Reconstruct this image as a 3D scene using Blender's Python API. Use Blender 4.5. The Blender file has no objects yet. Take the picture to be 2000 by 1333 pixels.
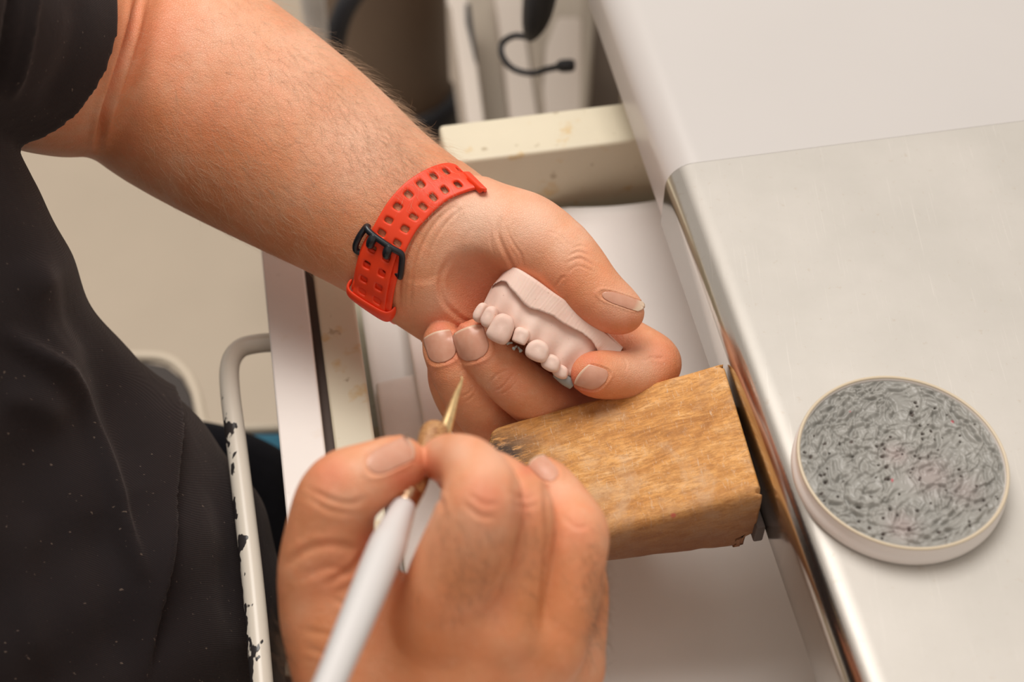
import bpy, bmesh, math, random
import numpy as np
from mathutils import Vector, Matrix
from mathutils.bvhtree import BVHTree

random.seed(4); RNG = np.random.default_rng(7)
SC = bpy.context.scene
COL = SC.collection

# ------------------------------------------------------------------ camera
F_PX = 2778.0
PITCH = math.radians(51)
CAM = np.array([0.0, 0.0, 1.364])
FW = np.array([0, math.cos(PITCH), -math.sin(PITCH)])
UP = np.array([0, math.sin(PITCH), math.cos(PITCH)])
RT = np.array([1.0, 0, 0])
cam_d = bpy.data.cameras.new('camera')
cam = bpy.data.objects.new('camera', cam_d); COL.objects.link(cam)
cam.location = CAM; cam.rotation_euler = (math.radians(39), 0, 0)
cam_d.sensor_width = 36; cam_d.lens = 36 * F_PX / 2000
cam_d.clip_start = 0.01
cam_d.dof.use_dof = True; cam_d.dof.focus_distance = 0.738; cam_d.dof.aperture_fstop = 5.2
SC.camera = cam
SC.view_settings.view_transform = 'Standard'; SC.view_settings.look = 'None'
SC.view_settings.gamma = 1; SC.view_settings.exposure = 0.0
SC.view_settings.use_curve_mapping = False
SC.cycles.use_denoising = True
SC.cycles.max_bounces = 8

# ------------------------------------------------------------------ light
w = bpy.data.worlds.new('room_light'); SC.world = w; w.use_nodes = True
w.node_tree.nodes['Background'].inputs[0].default_value = (1.0, 0.90, 0.80, 1)
w.node_tree.nodes['Background'].inputs[1]  .default_value = 0.58
def area(name, loc, target, size, power, color):
    l = bpy.data.lights.new(name, 'AREA'); l.shape = 'RECTANGLE'; l.size, l.size_y = size
    l.energy = power; l.color = color
    o = bpy.data.objects.new(name, l); COL.objects.link(o); o.location = loc
    o.rotation_euler = (Vector(target) - Vector(loc)).to_track_quat('-Z', 'Y').to_euler()
    return o
area('window_light', (-.18, 1.10, 2.55), (0.02, .5, .8), (1.1, 1.0), 27.5, (1.0, 0.955, 0.905))
area('ceiling_light', (-.58, 1.75, 2.4), (0.1, .5, .8), (.9, .7), 5, (1.0, 0.93, 0.85))

# ------------------------------------------------------------------ pixel helpers (2000 x 1333 frame)
def cs(px, py, d):                       # camera-space point, metres
    return np.array([(px - 1000) / F_PX * d, (666.5 - py) / F_PX * d, d])
def c2w(v):
    v = np.asarray(v, float)
    return CAM + v[..., 0:1] * RT + v[..., 1:2] * UP + v[..., 2:3] * FW
def W(px, py, d): return Vector(c2w(cs(px, py, d)))
def Z(px, py, z):
    r = FW + (px - 1000) / F_PX * RT + (666.5 - py) / F_PX * UP
    return Vector(CAM + (z - CAM[2]) / r[2] * r)

# ------------------------------------------------------------------ materials
def newmat(name):
    m = bpy.data.materials.new(name); m.use_nodes = True
    nt = m.node_tree; b = nt.nodes['Principled BSDF']
    return m, nt, b
def N(nt, typ, **kw):
    n = nt.nodes.new(typ)
    for k, v in kw.items():
        if k.startswith('_'): setattr(n, k[1:], v)
        else: n.inputs[k.replace('__', ' ')].default_value = v
    return n
def ramp(nt, fac, stops):
    r = nt.nodes.new('ShaderNodeValToRGB')
    el = r.color_ramp.elements
    while len(el) < len(stops): el.new(.5)
    for e, (p, c) in zip(el, stops):
        e.position = p; e.color = c if len(c) == 4 else (*c, 1)
    nt.links.new(fac, r.inputs[0]); return r
def mixc(nt, fac, a, b, mode='MIX'):
    m = nt.nodes.new('ShaderNodeMix'); m.data_type = 'RGBA'; m.blend_type = mode
    for i, s in ((0, fac), (6, a), (7, b)):
        if hasattr(s, 'links') or hasattr(s, 'is_linked'): nt.links.new(s, m.inputs[i])
        else: m.inputs[i].default_value = s if i == 0 or len(s) == 4 else (*s, 1)
    return m.outputs[2]
def coords(nt, scale=(1, 1, 1), kind='Object', rot=(0, 0, 0)):
    t = nt.nodes.new('ShaderNodeTexCoord'); mp = nt.nodes.new('ShaderNodeMapping')
    mp.inputs['Scale'].default_value = scale; mp.inputs['Rotation'].default_value = rot
    nt.links.new(t.outputs[kind], mp.inputs[0]); return mp.outputs[0]
def noise(nt, vec, scale, detail=4, rough=.55, dist=0):
    n = N(nt, 'ShaderNodeTexNoise', Scale=scale, Detail=detail, Roughness=rough, Distortion=dist)
    nt.links.new(vec, n.inputs['Vector']); return n.outputs['Fac']
def bump(nt, b, h, strength, dist=.001, prev=None):
    n = N(nt, 'ShaderNodeBump', Strength=strength, Distance=dist)
    nt.links.new(h, n.inputs['Height'])
    if prev: nt.links.new(prev, n.inputs['Normal'])
    nt.links.new(n.outputs[0], b.inputs['Normal']); return n.outputs[0]
def simple(name, col, rough=.5, metal=0, nz=0, nscale=40, spec=.5, bstr=0):
    m, nt, b = newmat(name)
    b.inputs['Base Color'].default_value = (*col, 1)
    b.inputs['Roughness'].default_value = rough; b.inputs['Metallic'].default_value = metal
    b.inputs['Specular IOR Level'].default_value = spec
    v = coords(nt)
    f = noise(nt, v, nscale)
    if nz:
        dark = tuple(c * (1 - nz) for c in col)
        r = ramp(nt, f, [(.3, dark), (.7, tuple(min(1, c * (1 + nz * .4)) for c in col))])
        nt.links.new(r.outputs[0], b.inputs['Base Color'])
    if bstr: bump(nt, b, f, bstr)
    return m

def skin_material(name, hand_scale=1.0, hairy=False):
    m, nt, b = newmat(name)
    v = coords(nt)
    f1 = noise(nt, v, 28, 5, .6); f2 = noise(nt, v, 110, 4, .6); f3 = noise(nt, v, 700, 3, .6)
    base = ramp(nt, f1, [(.33, (.66, .25, .108)), (.52, (.745, .335, .175)), (.7, (.81, .43, .27))]).outputs[0]
    c = mixc(nt, ramp(nt, f2, [(.40, (0, 0, 0)), (.72, (.55,) * 3)]).outputs[0], base, (.82, .29, .14))
    at = nt.nodes.new('ShaderNodeAttribute'); at.attribute_name = 'tint'
    sp = nt.nodes.new('ShaderNodeSeparateColor'); nt.links.new(at.outputs['Color'], sp.inputs[0])
    c = mixc(nt, sp.outputs[0], c, (.72, .18, .10))       # blush of finger tips and knuckles
    c = mixc(nt, sp.outputs[1], c, (.84, .56, .42))       # paler skin; lit palm, knuckles and forearm edge are painted in
    c = mixc(nt, sp.outputs[2], c, (.60, .215, .075))       # deeper orange-brown tone, hand back and lower forearm
    c = mixc(nt, ramp(nt, f3, [(.62, (0, 0, 0)), (.78, (.35,) * 3)]).outputs[0], c, (.85, .62, .50))
    nt.links.new(c, b.inputs['Base Color'])
    b.inputs['Roughness'].default_value = .48; b.inputs['Specular IOR Level'].default_value = .38
    b.inputs['Subsurface Weight'].default_value = .12
    b.inputs['Subsurface Radius'].default_value = (1, .35, .2); b.inputs['Subsurface Scale'].default_value = .0025
    vo = N(nt, 'ShaderNodeTexVoronoi', Scale=780); vo.feature = 'DISTANCE_TO_EDGE'; nt.links.new(v, vo.inputs['Vector'])
    vr = ramp(nt, vo.outputs['Distance'], [(0, (0, 0, 0)), (.16, (1, 1, 1))])
    n1 = bump(nt, b, f2, .38, .0012)
    n2 = bump(nt, b, vr.outputs[0], .38, .0003, n1)
    bump(nt, b, noise(nt, coords(nt, (1, 1, 1)), 420, 3, .7), .38, .0005, n2)
    return m
M = {}
M['skin'] = skin_material('skin')
def nail_mat():
    m, nt, b = newmat('nail')
    at = nt.nodes.new('ShaderNodeAttribute'); at.attribute_name = 'edge'
    v = coords(nt); f = noise(nt, v, 260, 3)
    base = ramp(nt, f, [(.3, (.62, .30, .20)), (.7, (.66, .35, .245))]).outputs[0]
    c = mixc(nt, at.outputs['Fac'], base, (.80, .60, .44))
    nt.links.new(c, b.inputs['Base Color']); b.inputs['Roughness'].default_value = .30
    b.inputs['Subsurface Weight'].default_value = .1; b.inputs['Subsurface Scale'].default_value = .002
    return m
M['nail'] = nail_mat()
M['hair'] = simple('hair_brown', (.16, .09, .05), .45)
M['hair_light'] = simple('hair_light', (.62, .43, .28), .4)

def fabric_mat():
    m, nt, b = newmat('black_twill')
    v = coords(nt)
    wv = N(nt, 'ShaderNodeTexWave', Scale=520, Distortion=.6); wv.wave_type = 'BANDS'; wv.bands_direction = 'DIAGONAL'
    wv.inputs['Detail'].default_value = 1; nt.links.new(v, wv.inputs['Vector'])
    f = noise(nt, v, 9, 4)
    base = ramp(nt, f, [(.3, (.0135, .0105, .0125)), (.7, (.023, .0165, .0165))]).outputs[0]
    c = mixc(nt, ramp(nt, wv.outputs['Fac'], [(.4, (0, 0, 0)), (.9, (.35,) * 3)]).outputs[0], base, (.030, .023, .022))
    lint = noise(nt, coords(nt, (1, 1.7, 1)), 330, 1, .3)
    c = mixc(nt, ramp(nt, lint, [(.755, (0, 0, 0)), (.80, (.6,) * 3)]).outputs[0], c, (.20, .15, .12))
    nt.links.new(c, b.inputs['Base Color']); b.inputs['Roughness'].default_value = .9
    b.inputs['Specular IOR Level'].default_value = .2
    b.inputs['Sheen Weight'].default_value = .12; b.inputs['Sheen Roughness'].default_value = .5
    b.inputs['Sheen Tint'].default_value = (.9, .75, .7, 1)
    n1 = bump(nt, b, wv.outputs['Fac'], .25, .0006)
    bump(nt, b, noise(nt, v, 60, 4), .25, .002, n1)
    return m
M['twill'] = fabric_mat()
M['trouser'] = simple('navy_cloth', (.011, .012, .018), .95, nz=.3, spec=.15)

def wood_mat():
    m, nt, b = newmat('worn_wood')
    v = coords(nt, (1.0, 3.6, 3.6)); vi = coords(nt)
    g = noise(nt, v, 17, 12, .74, .9)
    fine = noise(nt, coords(nt, (1, 4.5, 4.5)), 170, 6, .8, .3)
    blot = noise(nt, vi, 38, 6, .62, .8); mott = noise(nt, coords(nt, (1, 1.8, 1.8)), 75, 8, .75, .4)
    base = ramp(nt, g, [(.36, (.36, .14, .032)), (.45, (.64, .29, .075)), (.54, (.80, .41, .13)), (.66, (.86, .54, .27))]).outputs[0]
    c = mixc(nt, ramp(nt, fine, [(.38, (.8,) * 3), (.54, (0, 0, 0))]).outputs[0], base, (.40, .17, .045))
    c = mixc(nt, ramp(nt, blot, [(.50, (0, 0, 0)), (.70, (.7,) * 3)]).outputs[0], c, (.66, .42, .24))
    c = mixc(nt, ramp(nt, mott, [(.48, (0, 0, 0)), (.64, (.6,) * 3)]).outputs[0], c, (.46, .20, .055))
    # pale dusty scratches
    sc = noise(nt, coords(nt, (5, 1.1, 1.1), rot=(0, 0, .5)), 150, 5, .8, .9)
    c = mixc(nt, ramp(nt, sc, [(.57, (0, 0, 0)), (.66, (.6,) * 3)]).outputs[0], c, (.72, .54, .38))
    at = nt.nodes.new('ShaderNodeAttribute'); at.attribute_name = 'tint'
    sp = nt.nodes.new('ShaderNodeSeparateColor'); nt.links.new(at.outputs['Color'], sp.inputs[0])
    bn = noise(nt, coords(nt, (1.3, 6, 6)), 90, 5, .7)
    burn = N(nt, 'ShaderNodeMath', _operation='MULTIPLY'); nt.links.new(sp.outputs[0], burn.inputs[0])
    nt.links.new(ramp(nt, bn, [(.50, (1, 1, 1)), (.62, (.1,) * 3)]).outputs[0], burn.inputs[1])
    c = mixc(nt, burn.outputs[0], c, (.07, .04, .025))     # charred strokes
    c = mixc(nt, sp.outputs[1], c, (.17, .055, .022))      # dark brown near side, deeper towards the bottom
    rd = noise(nt, vi, 70, 2, .4)
    c = mixc(nt, ramp(nt, rd, [(.735, (0, 0, 0)), (.76, (.6,) * 3)]).outputs[0], c, (.55, .06, .07))
    nt.links.new(c, b.inputs['Base Color'])
    b.inputs['Roughness'].default_value = .55; b.inputs['Specular IOR Level'].default_value = .35
    n1 = bump(nt, b, g, .4, .0012)
    n2 = bump(nt, b, fine, .35, .0005, n1)
    bump(nt, b, sc, .5, .0005, n2)
    return m
M['wood'] = wood_mat()

def steel_mat():
    m, nt, b = newmat('brushed_steel')
    vi = coords(nt)
    f = noise(nt, vi, 14, 5, .6); sp = noise(nt, vi, 230, 4, .7)
    scr = noise(nt, coords(nt, (40, 1, 1), rot=(0, 0, .9)), 22, 4, .7)
    scr2 = noise(nt, coords(nt, (1, 50, 1), rot=(0, 0, .4)), 26, 4, .7)
    base = ramp(nt, f, [(.3, (.545, .52, .48)), (.7, (.61, .58, .54))]).outputs[0]
    c = mixc(nt, ramp(nt, scr, [(.61, (0, 0, 0)), (.69, (.18,) * 3)]).outputs[0], base, (.84, .80, .75))
    c = mixc(nt, ramp(nt, scr2, [(.65, (0, 0, 0)), (.72, (.25,) * 3)]).outputs[0], c, (.55, .50, .44))
    c = mixc(nt, ramp(nt, sp, [(.62, (0, 0, 0)), (.70, (.38,) * 3)]).outputs[0], c, (.48, .40, .32))
    nt.links.new(c, b.inputs['Base Color'])
    geo = nt.nodes.new('ShaderNodeNewGeometry'); sx = nt.nodes.new('ShaderNodeSeparateXYZ')
    nt.links.new(geo.outputs['Normal'], sx.inputs[0])
    # top is worn satin, the rolled lip stays polished by sleeves
    r = ramp(nt, sx.outputs[2], [(.75, (.17,) * 3), (.99, (.52,) * 3)])
    nt.links.new(r.outputs[0], b.inputs['Roughness'])
    r2 = ramp(nt, sx.outputs[2], [(.80, (1,) * 3), (.995, (.25,) * 3)])   # oxidised top, bare metal lip
    nt.links.new(r2.outputs[0], b.inputs['Metallic'])
    n1 = bump(nt, b, sp, .10, .0003)
    bump(nt, b, scr, .05, .0003, n1)
    return m
M['steel'] = steel_mat()
M['laminate'] = simple('white_laminate', (.555, .53, .515), .32, nz=.02, nscale=8)
def cream_mat(name, col, stain):
    m, nt, b = newmat(name)
    v = coords(nt); f = noise(nt, v, 16, 4); s = noise(nt, v, 48, 3, .6); s2 = noise(nt, v, 90, 3, .5)
    base = ramp(nt, f, [(.3, tuple(c * .93 for c in col)), (.7, col)]).outputs[0]
    c = mixc(nt, ramp(nt, s, [(.60, (0, 0, 0)), (.69, (stain,) * 3)]).outputs[0], base, (.62, .40, .12))
    c = mixc(nt, ramp(nt, s2, [(.69, (0, 0, 0)), (.74, (stain,) * 3)]).outputs[0], c, (.30, .21, .10))
    nt.links.new(c, b.inputs['Base Color']); b.inputs['Roughness'].default_value = .42
    bump(nt, b, s, .15)
    return m
M['cream'] = cream_mat('cream_enamel', (.72, .655, .50), .55)
M['white_edge'] = cream_mat('white_enamel', (.88, .81, .76), .10)
M['dark_gap'] = simple('dark_edge', (.09, .065, .055), .8)
M['paper'] = simple('white_paper', (.87, .83, .80), .85, nz=.03, nscale=20, bstr=.15)
M['napkin'] = simple('white_tissue', (.86, .79, .75), .95, nz=.05, nscale=60, bstr=.4)
M['floor'] = simple('beige_floor', (.58, .49, .385), .55, nz=.06, nscale=4)
def chipped():
    m, nt, b = newmat('chipped_enamel')
    v = coords(nt, (1, .55, 1)); f = noise(nt, v, 95, 3, .55)
    at = nt.nodes.new('ShaderNodeAttribute'); at.attribute_name = 'chip'
    ad = N(nt, 'ShaderNodeMath', _operation='ADD'); nt.links.new(f, ad.inputs[0]); nt.links.new(at.outputs['Fac'], ad.inputs[1])
    r = ramp(nt, ad.outputs[0], [(.655, (.78, .72, .62)), (.675, (.035, .03, .03))])
    nt.links.new(r.outputs[0], b.inputs['Base Color']); b.inputs['Roughness'].default_value = .3
    bump(nt, b, r.outputs[0], .3)
    return m
M['chipped'] = chipped()
M['red'] = simple('red_silicone', (.86, .058, .014), .42, spec=.4)
M['black_plastic'] = simple('black_plastic', (.012, .014, .018), .3)
M['lid_white'] = simple('white_plastic', (.80, .74, .70), .3)
def wax_mat():
    m, nt, b = newmat('grey_modelling_wax')
    at = nt.nodes.new('ShaderNodeAttribute'); at.attribute_name = 'tint'
    sp = nt.nodes.new('ShaderNodeSeparateColor'); nt.links.new(at.outputs['Color'], sp.inputs[0])
    v = coords(nt); f = noise(nt, v, 60, 4)
    base = ramp(nt, f, [(.3, (.255, .25, .232)), (.7, (.32, .312, .288))]).outputs[0]
    c = mixc(nt, sp.outputs[0], base, (.10, .07, .06))
    c = mixc(nt, sp.outputs[1], c, (.46, .30, .30))
    rd = noise(nt, v, 150, 1, .3)
    c = mixc(nt, ramp(nt, rd, [(.775, (0, 0, 0)), (.80, (.8,) * 3)]).outputs[0], c, (.48, .05, .08))
    nt.links.new(c, b.inputs['Base Color']); b.inputs['Roughness'].default_value = .38
    return m
M['wax'] = wax_mat()
def plaster():
    m, nt, b = newmat('pink_plaster')
    v = coords(nt); f = noise(nt, v, 70, 4); p = noise(nt, v, 620, 2, .4)
    base = ramp(nt, f, [(.3, (.78, .54, .45)), (.7, (.83, .63, .54))]).outputs[0]
    c = mixc(nt, ramp(nt, p, [(.74, (0, 0, 0)), (.78, (.6,) * 3)]).outputs[0], base, (.35, .20, .15))
    nt.links.new(c, b.inputs['Base Color']); b.inputs['Roughness'].default_value = .6
    b.inputs['Subsurface Weight'].default_value = .1; b.inputs['Subsurface Scale'].default_value = .003
    at = nt.nodes.new('ShaderNodeAttribute'); at.attribute_name = 'groove'
    n1 = bump(nt, b, at.outputs['Fac'], .16, .0004)
    bump(nt, b, noise(nt, v, 320, 4), .22, .0006, n1)
    return m
M['plaster'] = plaster()
M['grey_resin'] = simple('grey_resin', (.36, .40, .39), .4)
M['gold'] = simple('brass_gold', (.90, .64, .33), .30, 1.0, nz=.25, nscale=260)
M['collar'] = simple('bronze_collar', (.62, .42, .27), .28, 1.0)
M['handle_white'] = simple('white_handle', (.66, .645, .64), .30)
def tool_wood():
    m, nt, b = newmat('tool_wood')
    v = coords(nt, kind='Object'); f = noise(nt, coords(nt, (3, 3, 1)), 260, 5, .7)
    r = ramp(nt, f, [(.38, (.24, .085, .03)), (.52, (.46, .22, .08)), (.68, (.66, .42, .20))])
    nt.links.new(r.outputs[0], b.inputs['Base Color']); b.inputs['Roughness'].default_value = .4
    bump(nt, b, f, .4, .0005)
    return m
M['tool_wood'] = tool_wood()

# ------------------------------------------------------------------ object helpers
def link(name, me, mat, parent=None):
    o = bpy.data.objects.new(name, me); COL.objects.link(o)
    if mat: me.materials.append(M[mat] if isinstance(mat, str) else mat)
    if parent is not None: o.parent = parent; o.matrix_parent_inverse = parent.matrix_world.inverted()
    return o
def smooth(me, on=True): me.polygons.foreach_set('use_smooth', [on] * len(me.polygons))
def pymesh(name, vs, fs, mat, parent=None, sm=True):
    me = bpy.data.meshes.new(name); me.from_pydata([tuple(v) for v in vs], [], fs); me.update(); smooth(me, sm)
    bm = bmesh.new(); bm.from_mesh(me); bmesh.ops.recalc_face_normals(bm, faces=bm.faces); bm.to_mesh(me); bm.free()
    return link(name, me, mat, parent)
def thing(name, label, cat, loc, group=None):
    o = bpy.data.objects.new(name, None); COL.objects.link(o); o.location = loc
    o.empty_display_size = .02; bpy.context.view_layer.update()
    return tag(o, label, cat, group)
def tag(o, label, cat, group=None, kind=None):
    o['label'] = label; o['category'] = cat
    if group: o['group'] = group
    if kind: o['kind'] = kind
    return o
def bevel(o, wd, seg=3, sm=True):
    m = o.modifiers.new('bevel', 'BEVEL'); m.width = wd; m.segments = seg; m.limit_method = 'ANGLE'; m.angle_limit = .6
    return o
def prism(name, top, bot, mat, parent=None, bev=.001, seg=3):
    """top / bot: the same number of corner points"""
    n = len(top); vs = list(top) + list(bot)
    fs = [tuple(range(n)), tuple(range(2 * n - 1, n - 1, -1))]
    for i in range(n): fs.append((i, (i + 1) % n, n + (i + 1) % n, n + i))
    o = pymesh(name, vs, fs, mat, parent, sm=False)
    if bev: bevel(o, bev, seg); smooth(o.data)
    if bev:
        o.modifiers['bevel'].harden_normals = True
    return o
def catmull(P, n):
    P = np.asarray(P, float); k = len(P)
    Q = np.vstack([2 * P[0] - P[1], P, 2 * P[-1] - P[-2]])
    out = []
    for s in np.linspace(0, k - 1 - 1e-9, n):
        i = int(s); t = s - i; a, b, c, d = Q[i:i + 4]
        out.append(.5 * (2 * b + (c - a) * t + (2 * a - 5 * b + 4 * c - d) * t * t + (3 * b - a - 3 * c + d) * t ** 3))
    return np.array(out)
def tube(name, pts, rads, mat, parent=None, seg=20, n=None, caps=True):
    pts = np.asarray(pts, float); rads = np.asarray(rads, float)
    if n:
        pr = catmull(np.hstack([pts, rads[:, None]]), n); pts, rads = pr[:, :3], pr[:, 3]
    vs, fs = [], []; k = len(pts)
    T = np.gradient(pts, axis=0); T /= np.linalg.norm(T, axis=1)[:, None]
    a = np.cross(T[0], [0.3, .2, .93]); a /= np.linalg.norm(a)
    for i in range(k):
        a = a - T[i] * a.dot(T[i]); a /= np.linalg.norm(a); b = np.cross(T[i], a)
        for j in range(seg):
            t = 2 * math.pi * j / seg
            vs.append(pts[i] + rads[i] * (math.cos(t) * a + math.sin(t) * b))
    for i in range(k - 1):
        for j in range(seg):
            j2 = (j + 1) % seg
            fs.append((i * seg + j, i * seg + j2, (i + 1) * seg + j2, (i + 1) * seg + j))
    if caps: fs += [tuple(range(seg))[::-1], tuple(range((k - 1) * seg, k * seg))]
    return pymesh(name, vs, fs, mat, parent)
def lathe(name, prof, origin, mat, parent=None, seg=96, caps=True):
    vs, fs = [], []; k = len(prof)
    for r, z in prof:
        for j in range(seg):
            t = 2 * math.pi * j / seg; vs.append((origin[0] + r * math.cos(t), origin[1] + r * math.sin(t), origin[2] + z))
    for i in range(k - 1):
        for j in range(seg):
            j2 = (j + 1) % seg; fs.append((i * seg + j, i * seg + j2, (i + 1) * seg + j2, (i + 1) * seg + j))
    if caps: fs += [tuple(range(seg))[::-1], tuple(range((k - 1) * seg, k * seg))]
    return pymesh(name, vs, fs, mat, parent)

# ================================================================== setting
EV = Vector((-.178, .984, 0)).normalized(); NV = Vector((EV.y, -EV.x, 0))
def L(n, e, z): return NV * n + EV * e + Vector((0, 0, z))
def lbox(name, n0, n1, e0, e1, z0, z1, mat, parent=None, bev=.001):
    return prism(name, [L(n0, e0, z1), L(n1, e0, z1), L(n1, e1, z1), L(n0, e1, z1)],
                 [L(n0, e0, z0), L(n1, e0, z0), L(n1, e1, z0), L(n0, e1, z0)], mat, parent, bev)
fl = pymesh('floor', [(-2.5, -1.5, 0), (2.5, -1.5, 0), (2.5, 4, 0), (-2.5, 4, 0), (-2.5, -1.5, -.05), (2.5, -1.5, -.05), (2.5, 4, -.05), (-2.5, 4, -.05)],
            [(0, 1, 2, 3), (7, 6, 5, 4), (0, 4, 5, 1), (1, 5, 6, 2), (2, 6, 7, 3), (3, 7, 4, 0)], 'floor', sm=False)
tag(fl, 'plain beige floor', 'floor', kind='structure')

# ------------------------------------------------------------------ bench
bench = thing('workbench', 'white laminate workbench with rounded front edge and steel cover', 'workbench', L(.6, .5, 0))
def nosed(name, n0, n1, e0, e1, ztop, zbot, r, mat, parent, seg=14, rb=.004):
    prof = []
    for i in range(seg + 1):
        t = math.pi / 2 * i / seg
        prof.append((n0 + r - r * math.sin(t), ztop - r + r * math.cos(t)))
    for i in range(5):
        t = math.pi / 2 * i / 4
        prof.append((n0 + rb - rb * math.cos(t), zbot + rb - rb * math.sin(t)))
    prof += [(n1, zbot), (n1, ztop)]
    k = len(prof)
    vs = [L(n, e, z) for e in (e0, e1) for n, z in prof]
    fs = [tuple(range(k)), tuple(range(2 * k - 1, k - 1, -1))] + [(i, (i + 1) % k, k + (i + 1) % k, k + i) for i in range(k)]
    o = pymesh(name, vs, fs, mat, parent)
    o.data.polygons[0].use_smooth = False; o.data.polygons[1].use_smooth = False
    return bevel(o, .0012, 2)
nosed('worktop', .192, .95, -.35, 1.35, .7985, .752, .020, 'laminate', bench)
nosed('steel_cover', .1905, .948, -.34, .560, .800, .7505, .016, 'steel', bench, seg=24)
lbox('side_panel', .45, .93, 1.28, 1.32, .0, .750, 'laminate', bench)
lbox('side_panel', .45, .93, -.33, -.29, .0, .750, 'laminate', bench)

# ------------------------------------------------------------------ drawer under the bench
dr = thing('drawer', 'pulled-out cream enamelled drawer lined with white paper', 'drawer', L(.10, .3, .62))
lbox('front_panel', -.046, -.0215, -.20, .80, .600, .722, 'white_edge', dr, .0015)
lbox('gap_strip', -.0215, -.0165, -.19, .79, .610, .712, 'dark_gap', dr, 0)
lbox('inner_rail', -.0165, .006, -.19, .79, .610, .7195, 'cream', dr, .002)
lbox('side_board', .0775, .40, .664, .702, .600, .722, 'cream', dr, .003)
lbox('drawer_bottom', -.0165, .40, -.19, .70, .598, .606, 'cream', dr, .001)
hp = [Z(548, 668, .70), Z(500, 672, .70), Z(468, 682, .70), Z(450, 710, .70), Z(449, 760, .70), Z(461, 860, .70),
      Z(478, 1000, .70), Z(495, 1150, .70), Z(511, 1333, .70), Z(530, 1600, .70), Z(560, 1640, .70), Z(640, 1640, .70)]
hd = tube('drawer_handle', hp, [.0058] * len(hp), 'chipped', dr, 20, 160)
hd['label'] = 'white drawer handle with chipped black paint'
at = hd.data.attributes.new('chip', 'FLOAT', 'POINT')
co = np.array([v.co for v in hd.data.vertices])
par = np.repeat(np.arange(160) / 159, 20)
side = np.tile(np.arange(20), 160)
ctr = co.reshape(160, 20, 3).mean(1).repeat(20, 0)
sd = (co - ctr) @ np.array(NV) / .0058
chip = np.where(par > .30, .125, -.02) - .115 * (sd + .35) - .03
at.data.foreach_set('value', chip.astype(np.float32))

# paper liner: a gently curling sheet
def sheet(name, nu, nv, fn, mat, parent=None, th=.0006):
    vs = [fn(i / nu, j / nv) for j in range(nv + 1) for i in range(nu + 1)]
    fs = [(j * (nu + 1) + i, j * (nu + 1) + i + 1, (j + 1) * (nu + 1) + i + 1, (j + 1) * (nu + 1) + i) for j in range(nv) for i in range(nu)]
    o = pymesh(name, vs, fs, mat, parent)
    s = o.modifiers.new('th', 'SOLIDIFY'); s.thickness = th; s.offset = 0
    return o
def liner(u, v):
    n = .010 + .37 * u; e = -.17 + .83 * v
    z = .646 + .003 * math.sin(3 * u + 5 * v) + .002 * math.sin(11 * u - 4 * v)
    z += .030 * max(0, (v - .80) / .20) ** 1.6 * (0.4 + .6 * min(1, max(0, (u - .05) / .35)))
    z += .006 * max(0, 1 - u / .12) ** 2
    return L(n, e + .012 * math.sin(u * 9) * max(0, v - .8) * 5, z)
tag(sheet('paper_sheet', 60, 90, liner, 'paper'), 'large white paper sheet lining the open drawer', 'paper')
def nap(n0, n1, e0, e1, z, k):
    def f(u, v):
        return L(n0 + (n1 - n0) * u, e0 + (e1 - e0) * v, z + .002 * math.sin(6 * u + k) * math.sin(5 * v) )
    return f
def stack(name, x0, x1, e0, e1, z, k, label):
    o = sheet(name, 24, 40, nap(x0, x1, e0, e1, z, k), 'napkin', None, .007)
    bevel(o, .0025, 3); tag(o, label, 'napkin', None)
    return o
stack('folded_napkin', .0365, .115, .475, .66, .668, 0, 'folded white napkin in the drawer beside the gripping fingers')
stack('paper_towel', .012, .10, .34, .545, .6575, 2, 'white paper towel under the folded napkin, against the drawer front')

# ------------------------------------------------------------------ bench pin
def Lz(px, py, z):
    p = Z(px, py, z); return p
zt, zb = .783, .735
FR, NR = Z(1413, 705, zt), Z(1491, 966, zt)
FLp, NLp = Z(948, 836, .752), Z(985, 1092, .752)
def pinpoint(u, v, top):          # u 0 table..1 tip, v 0 far..1 near
    a = FR.lerp(NR, v); b = FLp.lerp(NLp, v); p = a.lerp(b, u)
    if not top: p.z = .735 + .003 * u
    return p
bm = bmesh.new()
nu_, nv_, nz_ = 120, 70, 22
vid = {}
def vert(i, j, k):
    key = (i, j, k)
    if key not in vid:
        u, v, h = i / nu_, j / nv_, k / nz_
        a = pinpoint(u, v, False); b = pinpoint(u, v, True); p = a.lerp(b, h)
        vid[key] = bm.verts.new(p)
    return vid[key]
for i in range(nu_):
    for j in range(nv_):
        bm.faces.new([vert(i, j, nz_), vert(i + 1, j, nz_), vert(i + 1, j + 1, nz_), vert(i, j + 1, nz_)])
        bm.faces.new([vert(i, j + 1, 0), vert(i + 1, j + 1, 0), vert(i + 1, j, 0), vert(i, j, 0)])
for i in range(nu_):
    for k in range(nz_):
        bm.faces.new([vert(i, 0, k), vert(i + 1, 0, k), vert(i + 1, 0, k + 1), vert(i, 0, k + 1)])
        bm.faces.new([vert(i, nv_, k + 1), vert(i + 1, nv_, k + 1), vert(i + 1, nv_, k), vert(i, nv_, k)])
for j in range(nv_):
    for k in range(nz_):
        bm.faces.new([vert(0, j, k), vert(0, j, k + 1), vert(0, j + 1, k + 1), vert(0, j + 1, k)])
        bm.faces.new([vert(nu_, j, k + 1), vert(nu_, j, k), vert(nu_, j + 1, k), vert(nu_, j + 1, k + 1)])
bmesh.ops.recalc_face_normals(bm, faces=bm.faces)
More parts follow.
